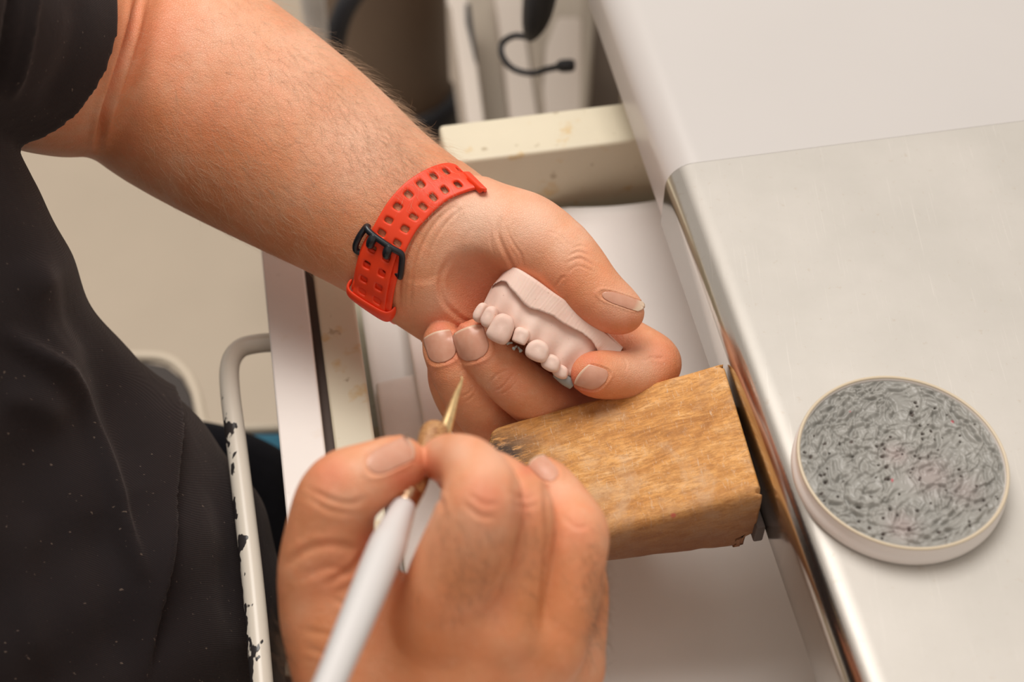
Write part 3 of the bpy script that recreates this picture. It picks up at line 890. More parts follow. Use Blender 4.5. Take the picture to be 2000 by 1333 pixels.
# metacarpals
for a, b in (((872, 1215, 572, 88), (800, 1560, 592, 110)), ((968, 1235, 572, 84), (840, 1560, 590, 110)), ((1060, 1262, 583, 80), (890, 1560, 594, 105)), ((1105, 1310, 602, 62), (930, 1560, 604, 90))):
    chain(FR_, [a, b], kout=.012)
chain(FR_, [(648, 1150, 588, 86), (700, 1290, 592, 112), (770, 1500, 596, 130)], kin=.012, kout=.016)
chain(FR_, [(700, 1200, 612, 80), (850, 1250, 612, 80)], kout=.02)            # flesh of the palm side
# thumb
chain(FR_, [(655, 1200, 592, 96), (640, 1110, 585, 84), (648, 1010, 578, 69), (668, 958, 574, 61), (712, 935, 575, 51), (768, 913, 581, 45), (788, 905, 584, 34)],
      kin=.007, kout=.002, root=((670, 1210, 592), .032, .016))
# index
chain(FR_, [(868, 1210, 572, 92), (898, 1110, 562, 83), (930, 1020, 553, 72), (944, 968, 552, 62), (922, 918, 565, 50), (893, 900, 578, 41), (858, 897, 589, 36)],
      kin=.006, kout=.0015, root=((880, 1210, 572), .032, .012))
# middle
chain(FR_, [(965, 1230, 572, 84), (1000, 1120, 575, 62), (1016, 1035, 573, 53), (1013, 985, 575, 51), (978, 945, 586, 45), (935, 925, 597, 40), (885, 925, 606, 36)],
      kin=.006, kout=.0012, root=((960, 1235, 572), .026, .008))
# ring
chain(FR_, [(1060, 1262, 584, 78), (1108, 1150, 583, 58), (1121, 1070, 583, 53), (1123, 1035, 586, 51), (1100, 990, 596, 44), (1078, 955, 604, 36), (1058, 930, 607, 29)],
      kin=.006, kout=.0012, root=((1060, 1270, 583), .026, .008))
# little finger
chain(FR_, [(1112, 1310, 606, 60), (1128, 1200, 608, 50), (1128, 1130, 612, 46), (1105, 1080, 622, 42), (1060, 1040, 632, 38), (1010, 1020, 636, 32)],
      kin=.006, kout=.0012, root=((1105, 1320, 604), .03, .012))
ball(FR_, (745, 1180, 588), (.016, .012, .012), .014)                          # web
V, Q = nets(FR_); del FR_
V = relax(V, Q, 2, .5); Nn = vnormals(V, Q)
for ln, wp, dp in [
    ([(600, 955), (640, 975), (680, 985), (715, 975)], 6, .0005), ([(598, 968), (640, 995), (690, 1005)], 6, .0004),
    ([(560, 1105), (600, 1075), (650, 1065), (700, 1075)], 8, .0007), ([(590, 1130), (640, 1110), (690, 1120)], 8, .0005),
    ([(712, 1078), (690, 1110), (640, 1140)], 7, .0009), ([(735, 1100), (700, 1150), (680, 1200)], 7, .0006), ([(650, 1170), (690, 1190), (735, 1200)], 6, .0004),
    ([(908, 985), (935, 1008), (965, 1012)], 5, .0004), ([(915, 965), (945, 985), (975, 985)], 5, .0003), ([(990, 960), (1020, 975), (1045, 970)], 5, .0003),
    ([(1000, 980), (1025, 992), (1050, 985)], 5, .0003), ([(1100, 1010), (1125, 1030), (1150, 1030)], 5, .0003),
    ([(850, 965), (862, 985), (860, 1000)], 6, .0007), ([(1003, 925), (1010, 990), (1000, 1060), (975, 1130), (940, 1170)], 7, .0005), ([(1064, 950), (1069, 1040), (1064, 1120), (1058, 1190)], 5, .0008),
    ([(590, 1230), (640, 1240), (700, 1235)], 6, .0003), ([(595, 1265), (650, 1280), (715, 1270)], 6, .0003)]:
    V = crease(V, Nn, ln, wp, dp, (520, 640))
P2 = topx(V)
RNL = [('thumb', (762, 893), (44, -20), (9, 23)), ('ring', (1064, 917), (-20, -20), (15, -11))]
for nm, c, l, wv in RNL:
    uv = nail_uv(P2, c, l, wv); r = (np.abs(uv[:, 0]) ** 3 + np.abs(uv[:, 1]) ** 3) ** (1 / 3)
    fr = (Nn[:, 2] < .2)
    V = V - Nn * (np.where(fr, .00035 * np.clip(1.15 - r, 0, .2) / .2 - .0005 * np.exp(-((r - 1.22) / .12) ** 2) * (uv[:, 0] < .75), 0))[:, None]
tint = np.zeros((len(V), 3))
spots(P2, V, tint, [(790, 935, 34, .6), (810, 900, 20, .5), (640, 925, 40, .45), (950, 975, 42, .5), (1020, 985, 34, .35), (1130, 1040, 34, .3), (840, 910, 28, .5), (730, 1090, 36, .7), (720, 1060, 20, .6), (1030, 915, 18, .6),
                    (870, 1230, 70, .25), (650, 1130, 60, .25), (960, 1180, 40, .3), (700, 1200, 60, .2)], 0)
spots(P2, V, tint, [(900, 880, 30, .4), (960, 900, 40, .35), (870, 1090, 60, .25), (850, 870, 24, .3), (1090, 960, 30, .3), (740, 900, 30, .2)], 1)
spots(P2, V, tint, [(900, 1130, 90, .7), (850, 1260, 130, .7), (1050, 1180, 90, .7), (650, 1240, 110, .6), (600, 1260, 60, .4), (1050, 1060, 40, .3), (1150, 1150, 50, .35), (860, 1320, 120, .25), (580, 1150, 40, .25)], 2)
VR, QR, NR_, TR_, PR = V, Q, vnormals(V, Q), tint, P2
bR = bvh_of(VR, QR)
make_nail('right thumb nail', bR, *RNL[0][1:4], free=.10)
make_nail('right ring finger nail with pale edge', bR, *RNL[1][1:4], free=.14)
# one body mesh
VV = np.vstack([VL, VR]); QQ = np.vstack([QL, QR + len(VL)])
body = npmesh('body', c2w(VV), QQ, 'skin', person, np.vstack([TL_, TR_]))
body['label'] = 'bare forearms and hands'
# ================================================================== shirt
hemc = cs(8, 48, .742); sh = cs(-330, -120, .600); el = cs(225, 70, .812)
adir = (cs(-120, 0, .68) - cs(110, 90, .78)); adir /= np.linalg.norm(adir)
def axis3(x0, x1, y0, y1, z0, z1, h):
    return np.arange(x0, x1, h), np.arange(y0, y1, h), np.arange(z0, z1, h)
lo = cs(-1500, 2300, .8); 
FS = Field(np.arange(-.56, -.125, .0026), np.arange(-.36, .34, .0030), np.arange(.46, 1.02, .0032))
chain(FS, [(170, 100, 800, 212), (30, 56, 748, 208), (-120, 0, 680, 212), (-330, -120, 600, 250)], kin=.02, kout=.01)
sl = FS.block((-1, -1, 0), (1, 1, 2)); X, Y, Zc = FS.grid(sl)
hemd = -((X - hemc[0]) * adir[0] + (Y - hemc[1]) * adir[1] + (Zc - hemc[2]) * adir[2]) + .0015 * np.sin(60 * Y)
FS.D[sl] = smax(FS.D[sl], hemd, .0015)
FT = Field(FS.xs, FS.ys, FS.zs)
chain(FT, [(-330, -120, 620, 230), (-480, -40, 650, 330)], kin=.02, kout=.02)
chain(FT, [(-640, 40, 670, 440), (-432, 535, 710, 462), (-318, 780, 752, 462), (-200, 985, 790, 462), (-15, 1165, 815, 458), (32, 1215, 820, 458), (34, 1340, 826, 458), (20, 1560, 850, 455)], kin=.03, kout=.01)
FS.D = smin(FS.D, FT.D, .0025)
V, Q = nets(FS); del FS, FT
V = relax(V, Q, 3, .5); Nn = vnormals(V, Q)
def wide(V, Nn, line, wpx, amp, sidefall=None):
    P2 = topx(V); line = catmull(np.asarray(line, float), len(line) * 5)
    d, t = polydist(P2, line); m = Nn[:, 2] < .2
    env = np.clip(6 * t * (1 - t), 0, 1)
    if sidefall:
        # signed side from the nearest chord
        i = np.clip((t * (len(line) - 1)).astype(int), 0, len(line) - 2)
        a = line[i]; b = line[i + 1]
        s = (b[:, 0] - a[:, 0]) * (P2[:, 1] - a[:, 1]) - (b[:, 1] - a[:, 1]) * (P2[:, 0] - a[:, 0])
        sg = d * np.sign(s)
        prof = np.clip(.5 + sg / wpx, 0, 1) * np.exp(-np.maximum(0, sg) / sidefall)
    else: prof = np.exp(-(d / wpx) ** 2)
    V = V.copy(); V += Nn * (amp * env * prof * m)[:, None]; return V
V = wide(V, Nn, [(0, 640), (80, 700), (160, 775), (195, 860), (222, 960), (246, 1055), (275, 1140)], 16, .0080)
V = wide(V, Nn, [(40, 500), (110, 620), (170, 730)], 30, .006)
V = wide(V, Nn, [(90, 560), (150, 640), (210, 740), (250, 860), (262, 960)], 34, -.006)
V = wide(V, Nn, [(0, 780), (60, 790), (120, 830)], 26, .003)
V = wide(V, Nn, [(330, 700), (342, 830), (334, 1000), (318, 1150), (285, 1350)], 8, .008, 70)
V = wide(V, Nn, [(180, 1000), (215, 1150), (225, 1330)], 40, -.004)
V = wide(V, Nn, [(60, 1000), (50, 1150), (90, 1340)], 34, .004)
V = wide(V, Nn, [(420, 930), (450, 1080), (455, 1260)], 26, -.003)
V = wide(V, Nn, [(40, -60), (24, 30), (10, 110), (-10, 190)], 9, -.006)
V = wide(V, Nn, [(70, -60), (62, 20), (44, 120), (20, 200)], 9, .004)
V = wide(V, Nn, [(150, -40), (150, 60), (120, 150), (70, 210)], 24, -.002)
P2 = topx(V)
V += Nn * (.0030 * (np.sin(P2[:, 0] / 41 + P2[:, 1] / 90) * np.sin(P2[:, 1] / 63 - P2[:, 0] / 120)) * np.clip((P2[:, 1] - 350) / 150, 0, 1))[:, None]
npmesh('shirt', c2w(V), Q, 'twill', person)['label'] = 'black cotton shirt'
# the near sleeve and shoulder, outside the picture but part of the same person
FS = Field(np.arange(-.62, -.08, .006), np.arange(-.34, .16, .006), np.arange(.10, .62, .006))
chain(FS, [w2p(-.13, .085, .76, .060), w2p(-.20, .085, .885, .064), w2p(-.33, .10, 1.05, .078), w2p(-.37, .20, 1.06, .085), w2p(-.38, .32, 1.05, .10)], kin=.03)
chain(FS, [w2p(-.36, .16, 1.00, .10), w2p(-.34, .20, .86, .12)], kout=.04)
sl = FS.block((-1, -1, 0), (1, 1, 2)); X, Y, Zc = FS.grid(sl)
c1, c2 = [cs(*w2p(*q_, .05)[:2], w2p(*q_, .05)[2] / 1000) for q_ in ((-.19, .085, .87), (-.33, .10, 1.05))]
ad_ = (c2 - c1) / np.linalg.norm(c2 - c1)
FS.D[sl] = smax(FS.D[sl], np.minimum(-((X - c1[0]) * ad_[0] + (Y - c1[1]) * ad_[1] + (Zc - c1[2]) * ad_[2]), 1), .002)
V, Q = nets(FS); V = relax(V, Q, 2)
npmesh('sleeve', c2w(V), Q, 'twill', person)['label'] = 'right black short sleeve'
# trousers
FS = Field(np.arange(-.56, .12, .007), np.arange(-.62, .10, .007), np.arange(.72, 1.75, .008))
def cyl(F, pts, k=.02):
    chain(F, pts, kin=.02, kout=k)
cyl(FS, [(0, 1350, 960, 330), (200, 1065, 990, 215), (405, 1045, 1020, 195), (515, 1090, 1050, 150)], .01)
cyl(FS, [(515, 1090, 1060, 140), (520, 1180, 1300, 110), (510, 1150, 1600, 80)])
cyl(FS, [(-50, 1500, 900, 330), (250, 1560, 880, 240), (560, 1520, 920, 190)], .01)
V, Q = nets(FS); V = relax(V, Q, 2)
npmesh('trousers', c2w(V), Q, 'trouser', person)['label'] = 'dark navy trousers'
del FS

# ================================================================== wrist strap
strap = thing('wrist_strap', 'red perforated silicone watch strap with black buckle on the wrist', 'watch strap', W(790, 470, .745))
PAIRS = [((912, 343), (946, 377), 779), ((893, 330), (940, 374), 768), ((869, 323), (922, 374), 761), ((833, 333), (880, 390), 752), ((795, 356), (853, 410), 746),
         ((764, 387), (830, 433), 743), ((744, 417), (813, 453), 742), ((729, 444), (794, 489), 743), ((709, 476), (784, 520), 746),
         ((699, 509), (776, 550), 752), ((693, 540), (769, 585), 760), ((690, 562), (768, 617), 771), ((712, 570), (790, 622), 800), ((800, 480), (870, 520), 815), ((900, 372), (938, 405), 803)]
selw = (PL[:, 0] > 560) & (PL[:, 0] < 1010) & (PL[:, 1] > 200) & (PL[:, 1] < 720)
kw_ = selw[QL].all(1); mw_ = -np.ones(len(VL), int); mw_[selw] = np.arange(selw.sum())
bW = bvh_of(VL[selw], mw_[QL[kw_]])
def onskin(px, py, d, lift=.0010):
    ray = Vector(((px - 1000) / F_PX, (666.5 - py) / F_PX, 1)).normalized()
    h = bW.ray_cast(Vector((0, 0, 0)), ray)
    if h[0] is None: return None
    return h[0][2] - lift
Dp = []
for a, b, d in PAIRS[:12]:
    r_ = [onskin(*a, d), onskin(*b, d)]
    m__ = [onskin(a[0] * .5 + b[0] * .5, a[1] * .5 + b[1] * .5, d)]
    Dp.append([r_[0], r_[1], m__[0]])
def fillin(col, i):
    v = Dp[i][col]
    return v
dO, dI = [], []
for i in range(12):
    o1, i1, mm = Dp[i]
    base = PAIRS[i][2] / 1000
    dO.append(o1 if o1 is not None else None); dI.append(i1 if i1 is not None else None)
def complete(a):
    k_ = [i for i, v in enumerate(a) if v is not None]
    out = []
    for i, v in enumerate(a):
        if v is None:
            j = min(k_, key=lambda q: abs(q - i)); v = a[j] + .011 * abs(i - j)
        out.append(v)
    return out
dO, dI = complete(dO), complete(dI)
print('STRAP', [round(x, 4) for x in dO], [round(x, 4) for x in dI])
dO += [PAIRS[i][2] / 1000 + .004 for i in (12, 13, 14)]; dI += [PAIRS[i][2] / 1000 + .004 for i in (12, 13, 14)]
Op = np.array([cs(*a, d_) for (a, b, d), d_ in zip(PAIRS, dO)]); Ip = np.array([cs(*b, d_) for (a, b, d), d_ in zip(PAIRS, dI)])
def loop_spline(P, n):
    k = len(P); out = []
    for s in np.arange(n) / n * k:
        i = int(s); t = s - i; a, b, c, d = P[(i - 1) % k], P[i % k], P[(i + 1) % k], P[(i + 2) % k]
        out.append(.5 * (2 * b + (c - a) * t + (2 * a - 5 * b + 4 * c - d) * t * t + (3 * b - a - 3 * c + d) * t ** 3))
    return np.array(out)
o_, i_ = loop_spline(Op, 600), loop_spline(Ip, 600)
mid = (o_ + i_) / 2; cl = np.concatenate([[0], np.cumsum(np.linalg.norm(np.roll(mid, -1, 0) - mid, axis=1))])
tot = cl[-1]; per = .0078; nper = int(round(tot / per)); per = tot / nper
cuts = [0, .36, .68]                                        # solid, hole edges inside a period
tpos = []
for p in range(nper):
    for c in (0, .22, .44, .62, .82): tpos.append((p + c) * per)
wpos = [0, .07, .17, .27, .37, .44, .56, .63, .73, .83, .93, 1.0]
def at_s(A, s):
    x = np.interp(s, cl, np.arange(601)); j = int(x) % 600; f = x - int(x); return A[j] * (1 - f) + A[(j + 1) % 600] * f
front = 12 / 15 * 600
bm = bmesh.new(); gv = []
for s in tpos:
    a, b = at_s(o_, s), at_s(i_, s)
    gv.append([bm.verts.new(c2w(a + (b - a) * w_)) for w_ in wpos])
nt_ = len(tpos)
for i in range(nt_):
    for j in range(len(wpos) - 1):
        ph = i % 5; s = tpos[i]
        fr = np.interp(s, cl, np.arange(601)) / 600 * 15
        hole = ph in (2, 3) and j in (2, 3, 7, 8) and 1.15 < fr < 11.1
        if hole: continue
        bm.faces.new([gv[i][j], gv[(i + 1) % nt_][j], gv[(i + 1) % nt_][j + 1], gv[i][j + 1]])
bmesh.ops.recalc_face_normals(bm, faces=bm.faces)
me = bpy.data.meshes.new('band'); bm.to_mesh(me); bm.free(); smooth(me)
bd = link('band', me, 'red', strap)
m_ = bd.modifiers.new('th', 'SOLIDIFY'); m_.thickness = .0022; m_.offset = 1
# make the thickness grow outwards
ctr = Vector(c2w(mid.mean(0))); f0 = me.polygons[30]
if (f0.center - ctr).dot(f0.normal) < 0: m_.offset = -1
m_.use_even_offset = False
m2 = bd.modifiers.new('sub', 'SUBSURF'); m2.levels = 2; m2.render_levels = 2
# the tail lying over the band below the buckle (slots again)
def outward(P):                                              # unit vector away from the wrist centre
    c = mid.mean(0); v = P - c; v = v - 0; return v / np.linalg.norm(v)
def tail_mesh():
    bm = bmesh.new(); gv = []; rows = []
    fr0, fr1 = 7.25, 10.9; n_ = 34
    s0, s1 = np.interp([fr0 * 40, fr1 * 40], np.arange(601), cl)
    k_ = int((s1 - s0) / (per / 5))
    for i in range(k_ + 1):
        s = s0 + (s1 - s0) * i / k_
        a, b = at_s(o_, s), at_s(i_, s); oo = outward((a + b) / 2)
        lift = .0030 + .0006 * math.sin(math.pi * i / k_)
        gv.append([bm.verts.new(c2w(a + (b - a) * (.09 + .82 * w_) + oo * lift)) for w_ in wpos])
    for i in range(k_):
        for j in range(len(wpos) - 1):
            if i % 5 in (2, 3) and j in (2, 3, 7, 8): continue
            bm.faces.new([gv[i][j], gv[i + 1][j], gv[i + 1][j + 1], gv[i][j + 1]])
    bmesh.ops.recalc_face_normals(bm, faces=bm.faces)
    me = bpy.data.meshes.new('strap_tail'); bm.to_mesh(me); bm.free(); smooth(me); return me
tl = link('strap_tail', tail_mesh(), 'red', strap)
m_ = tl.modifiers.new('th', 'SOLIDIFY'); m_.thickness = .0020; m_.offset = 0
m2 = tl.modifiers.new('sub', 'SUBSURF'); m2.levels = 2; m2.render_levels = 2
# keeper loop
def ringpt(fr, w_, lift):
    s = np.interp(fr * 40, np.arange(601), cl); a, b = at_s(o_, s), at_s(i_, s)
    return c2w(a + (b - a) * w_ + outward((a + b) / 2) * lift)
def band_across(name, fr, wd, ws, lifts, th, mat):
    vs, fs = [], []
    for w_, l in zip(ws, lifts):
        for f in (fr - wd / 2, fr + wd / 2): vs.append(ringpt(f, w_, l))
    for i in range(len(ws) - 1): fs.append((2 * i, 2 * i + 1, 2 * i + 3, 2 * i + 2))
    o = pymesh(name, vs, fs, mat, strap)
    m = o.modifiers.new('th', 'SOLIDIFY'); m.thickness = th; m.offset = 0
    s = o.modifiers.new('s', 'SUBSURF'); s.levels = 2; s.render_levels = 2
    return o
band_across('keeper_loop', 10.55, .62, [-.05, -.07, 0, .12, .5, .88, 1.0, 1.07, 1.05], [-.001, .003, .0055, .0064, .0066, .0064, .0055, .003, -.001], .0022, 'red')
# buckle frame and prongs
bp = [ringpt(7.0, -.07, .0025), ringpt(7.02, .0, .0050), ringpt(7.05, .25, .0062), ringpt(7.05, .75, .0062), ringpt(7.05, 1.0, .0052), ringpt(7.2, 1.07, .0045),
      ringpt(7.6, 1.09, .0038), ringpt(8.35, 1.09, .0025), ringpt(8.5, 1.0, .001), ringpt(8.5, .5, -.001), ringpt(8.5, 0, .0005), ringpt(8.2, -.09, .002), ringpt(7.6, -.09, .0035), ringpt(7.1, -.09, .003)]
bk = tube('buckle', bp + bp[:1], [.0017] * 15, 'black_plastic', strap, 16, 120)
for w_ in (.27, .73):
    tube('prong', [ringpt(7.02, w_, .0062), ringpt(7.25, w_, .0068), ringpt(7.5, w_, .0058), ringpt(7.62, w_, .0035)], [.0022, .0024, .0022, .0014], 'black_plastic', bk, 14, 24)

# ================================================================== dental cast
cast = thing('dental_cast', 'pink plaster dental cast with a row of teeth held in fingers', 'dental cast', W(1080, 640, .745))
def zz(x, y): return (900 + x / 4.762, 480 + y / 4.762)
top = [zz(x, y) for x, y in ((432, 205), (470, 200), (545, 222), (700, 322), (850, 430), (1000, 530), (1150, 650), (1300, 778), (1400, 868), (1500, 958))]
low = [zz(x, y) for x, y in ((285, 385), (340, 345), (410, 335), (460, 395), (545, 490), (620, 572), (740, 612), (850, 655), (980, 742), (1100, 800), (1200, 870), (1262, 955), (1290, 1000), (1478, 1004))]
gum = [zz(x, y) for x, y in ((180, 600), (235, 610), (300, 640), (400, 700), (480, 760), (560, 830), (640, 900), (710, 960), (790, 1040), (860, 1090), (930, 1150), (1000, 1200), (1090, 1210), (1200, 1180), (1330, 1110))]
NC = 110
def dens(P, n=NC): return catmull(np.array(P, float), n)
T_, Lo, Gu = dens(top), dens(low), dens(gum)
u_ = np.linspace(0, 1, NC)
dfront = .727 + .016 * np.clip(1 - u_ / .34, 0, 1) ** 1.8 + .012 * np.clip((u_ - .45) / .55, 0, 1) ** 1.4
rows = []
def row(P, dd, mark): rows.append(([cs(p[0], p[1], d) for p, d in zip(P, dd)], mark))
# from the flat base down the trimmed band, under its lip, over the gum to the necks of the teeth, then the hidden inner side
row(T_ + np.array([2.5, -3.0]), dfront + .030, 0)
row(T_ + np.array([1.5, -1.5]), dfront + .012, 0)
row(T_ + np.array([.3, 0]), dfront + .0035, 1)
for f in np.linspace(0, 1, 9):
    P = T_ * (1 - f) + Lo * f; row(P, dfront + .0030 - .0025 * f, 1)
row(Lo + np.array([.6, -1.0]), dfront + .0022, 0)
row(Lo + np.array([1.4, -1.6]), dfront + .0052, 0)
bul = np.clip(np.minimum(u_, 1 - u_) / .12, 0, 1)
for f in (.0, .10, .22, .36, .5, .64, .78, .9, 1.0):
    P = Lo * (1 - f) + Gu * f
    lump = .0010 * np.sin(u_ * 46 + 1.5 * f) * f + .0004 * np.sin(u_ * 19)
    dd = dfront + .0048 - .0022 * math.sin(math.pi * min(1, f * .9)) - .0012 * f - lump
    if f == 0: P = P + np.array([1.2, .4])
    row(P, dd, 0)
row(Gu + np.array([-1.5, 5]), dfront + .0075, 0)
row(Gu + np.array([5, 2]), dfront + .016, 0)
row(Gu * .5 + Lo * .5 + np.array([8, 0]), dfront + .020, 0)
row(T_ * .5 + Lo * .5 + np.array([6, 2]), dfront + .032, 0)
nr = len(rows); vs, fs, gr = [], [], []
for R_, mark in rows:
    for k, p in enumerate(R_):
        vs.append(p); gr.append(mark * (.5 + .5 * math.sin(k * 2.6)) )
V = np.array(vs).reshape(nr, NC, 3)
# chipped, cut lip
for r in range(10, 13):
    V[r, :, 1] += .00025 * np.sin(u_ * 130) * np.cos(u_ * 57)
for i in range(nr):
    i2 = (i + 1) % nr
    for k in range(NC - 1): fs.append((i * NC + k, i * NC + k + 1, i2 * NC + k + 1, i2 * NC + k))
fs.append([i * NC for i in range(nr)]); fs.append([i * NC + NC - 1 for i in range(nr)][::-1])
cb = pymesh('cast_base', c2w(V.reshape(-1, 3)), fs, 'plaster', cast)
at = cb.data.attributes.new('groove', 'FLOAT', 'POINT'); at.data.foreach_set('value', np.array(gr, np.float32))
TEETH = [  # zoom centre, half length, half width, tilt (deg, long axis from vertical), depth, squareness
    ((196, 628), 88, 46, 25, 738.5, 2.4), ((278, 668), 96, 64, 20, 732.5, 2.5), ((378, 772), 128, 100, 25, 728.5, 3.0),
    ((556, 852), 82, 66, 22, 728.5, 3.4), ((716, 978), 92, 98, 24, 726.5, 2.5), ((840, 1092), 72, 82, 26, 729, 2.4), ((928, 1172), 58, 68, 28, 733, 2.3)]
for q, (c, hl, hw, ang, dd, sqn) in enumerate(TEETH):
    px, py = zz(*c); d = dd / 1000; sc = d / F_PX / 4.762
    a = math.radians(ang); la = np.array([-math.sin(a), -math.cos(a), 0]); wa_ = np.array([math.cos(a), -math.sin(a), 0])
    if q < 2: wa_ = wa_ + np.array([0, 0, -.5 if q == 0 else -.35]); wa_ /= np.linalg.norm(wa_)
    na = np.cross(la, wa_); na *= -1 if na[2] > 0 else 1
    C0 = cs(px, py, d); nu, nv = 34, 20; vs, fs = [], []
    th_ = .0040
    for i in range(nv + 1):
        ph = -math.pi / 2 + math.pi * i / nv
        for j in range(nu):
            t = 2 * math.pi * j / nu
            ct, st = math.cos(t), math.sin(t); cp, sp_ = math.cos(ph), math.sin(ph)
            e = 2 / sqn
            f_ = lambda x, e: math.copysign(abs(x) ** e, x)
            x = f_(cp, .42) * f_(ct, e); y = f_(cp, .42) * f_(st, e); z = f_(sp_, .9)
            wid = 1 + .16 * y if q != 3 else 1 - .05 * y      # broader towards the biting edge
            jit = 1 + .03 * math.sin(5 * t + q) * cp
            if q == 3 and y > .55: y = .55 + (y - .55) * .35
            vs.append(C0 + wa_ * x * hw * sc * 1.12 * wid * jit + la * y * hl * sc * 1.10 + na * (.0010 + z * th_))
        
    for i in range(nv):
        for j in range(nu): fs.append((i * nu + j, i * nu + (j + 1) % nu, (i + 1) * nu + (j + 1) % nu, (i + 1) * nu + j))
    fs += [tuple(range(nu)), tuple(range(nv * nu, nv * nu + nu))]
    pymesh('tooth', c2w(np.array(vs)), fs, 'plaster', cast)
for (x0, y0, x1, y1) in ((478, 905, 430, 908), (520, 935, 488, 962), (535, 945, 560, 985)):
    A, B = cs(*zz(x0, y0), .7305), cs(*zz(x1, y1), .7290)
    tube('resin_pin', [c2w(A), c2w(A + (B - A) * .5), c2w(A + (B - A) * .8), c2w(B), c2w(B + (B - A) * .12)], [.00055, .0006, .00095, .00095, .0004], 'grey_resin', cast, 12, 14)['label'] = 'tiny grey resin pin'
tube('resin_tooth', [W(*zz(880, 1190), .741), W(*zz(970, 1240), .739), W(*zz(1040, 1290), .740)], [.0022, .0034, .003], 'grey_resin', cast, 20, 20)['label'] = 'grey resin tooth'

# ================================================================== waxing tool
tool = thing('wax_knife', 'white-handled waxing tool with wooden grip and golden hooked tip', 'dental tool', W(832, 905, .603))
A3, B3 = cs(645, 1333, .500), cs(840, 868, .6035)
ax3 = (B3 - A3); Ltool = np.linalg.norm(ax3); ax3 /= Ltool
def tline(px, py):                          # parameter along the axis for an image point
    best = min(np.linspace(-.6, 1.3, 1900), key=lambda t: np.hypot(*(topx((A3 + ax3 * Ltool * t)[None])[0] - (px, py)))); return best
def lathe3(name, segs, mat, seg=48, parent=tool):
    ts = np.array([s[0] for s in segs]); rs = np.array([s[1] for s in segs])
    return tube(name, [c2w(A3 + ax3 * Ltool * t) for t in ts], rs, mat, parent, seg)
tc = tline(799, 988)
def rpx(t, px): return px * (A3 + ax3 * Ltool * t)[2] / F_PX
hs = [(-.55, rpx(-.55, 30)), (-.3, rpx(-.3, 33)), (0, rpx(0, 32)), (.25, rpx(.25, 35.5)), (.5, rpx(.5, 37.5)), (tc - .14, rpx(tc, 32.5)), (tc - .05, rpx(tc, 26.5)), (tc - .015, rpx(tc, 24)), (tc - .008, rpx(tc, 20))]
hq = catmull(np.array([(a, b) for a, b in hs]), 70)
lathe3('handle', [tuple(x) for x in hq], 'handle_white')
e_ = rpx(tc, 1)
lathe3('collar', [(tc - .012, 20 * e_), (tc - .010, 23.5 * e_), (tc + .004, 24 * e_), (tc + .006, 22 * e_), (tc + .010, 22 * e_), (tc + .012, 25 * e_), (tc + .022, 25 * e_), (tc + .024, 23 * e_), (tc + .028, 23 * e_),
                  (tc + .030, 26 * e_), (tc + .045, 26 * e_), (tc + .048, 20 * e_)], 'collar')
tb = tline(850, 838)
gs = [(tc + .040, 22 * e_), (tc + .045, 26 * e_), (tc + .10, 27.5 * e_), (tc + .17, 26 * e_), (tc + .24, 24 * e_), (tb - .10, 26 * e_), (tb - .05, 30 * e_), (tb - .02, 30 * e_), (tb - .003, 26 * e_), (tb + .012, 17 * e_), (tb + .018, 6 * e_)]
lathe3('wooden_grip', [tuple(x) for x in catmull(np.array(gs), 60)], 'tool_wood')
tpx = [(861, 862, 607), (868, 842, 612), (880, 806, 619), (890, 775, 626), (898, 754, 631), (902, 742, 634), (901.5, 737, 635), (898.5, 736.5, 635.5)]
tube('hooked_tip', [W(x, y, d / 1000) for x, y, d in tpx], [.0031, .0030,   .0023, .0016, .00105, .0006, .00042, .0003], 'gold', tool, 20, 60)
# ================================================================== things behind
def pxpoly(pts, z): return [Z(x, y, z) for x, y in pts]
def slab(name, pts, z, th, mat, parent=None, bev=.003):
    t = pxpoly(pts, z); return prism(name, t, [p - Vector((0, 0, th)) for p in t], mat, parent, bev)
M['seat_grey'] = simple('grey_upholstery', (.062, .052, .048), .8)
M['piping'] = simple('cream_piping', (.66, .57, .45), .5)
M['blue'] = simple('blue_cloth', (.03, .17, .27), .8)
M['brown_can'] = simple('brown_plastic', (.17, .115, .08), .5, nz=.15, nscale=5)
M['black_rubber'] = simple('black_rubber', (.014, .014, .018), .5)
M['hose_grey'] = simple('grey_hose', (.62, .58, .54), .45)
M['case_white'] = simple('white_case', (.74, .66, .59), .5)
M['case_beige'] = simple('beige_case', (.45, .39, .32), .6)
M['brown_panel'] = simple('brown_panel', (.17, .125, .09), .6)
# chair
stool = thing('chair', 'grey chair seat with cream piping behind the drawer handle', 'chair', Z(330, 900, .39))
op = [(170, 705), (285, 704), (325, 712), (355, 735), (374, 770), (384, 812), (390, 836), (402, 845), (480, 845), (560, 843), (640, 845), (640, 1100), (170, 1100)]
slab('seat', op, .39, .05, 'seat_grey', stool, .004)
ed = pxpoly([(170, 698), (285, 697), (330, 704), (362, 729), (382, 766), (392, 808), (398, 828), (410, 837), (480, 838), (560, 836), (640, 838)], .387)
tube('piping', ed, [.0048] * len(ed), 'piping', stool, 16, 90)
for x, y in ((250, 900), (600, 1000), (300, 1080)):
    p = Z(x, y, .345); tube('leg', [p, Vector((p.x, p.y, .0))], [.014, .014], 'black_rubber', stool, 16)
bc = prism('blue_cloth', pxpoly([(474, 850), (575, 848), (575, 960), (520, 900)], .402), pxpoly([(474, 850), (575, 848), (575, 960), (520, 900)], .393), 'blue', None, .002)
tag(bc, 'patch of blue cloth on the grey chair seat beside the drawer', 'cloth')
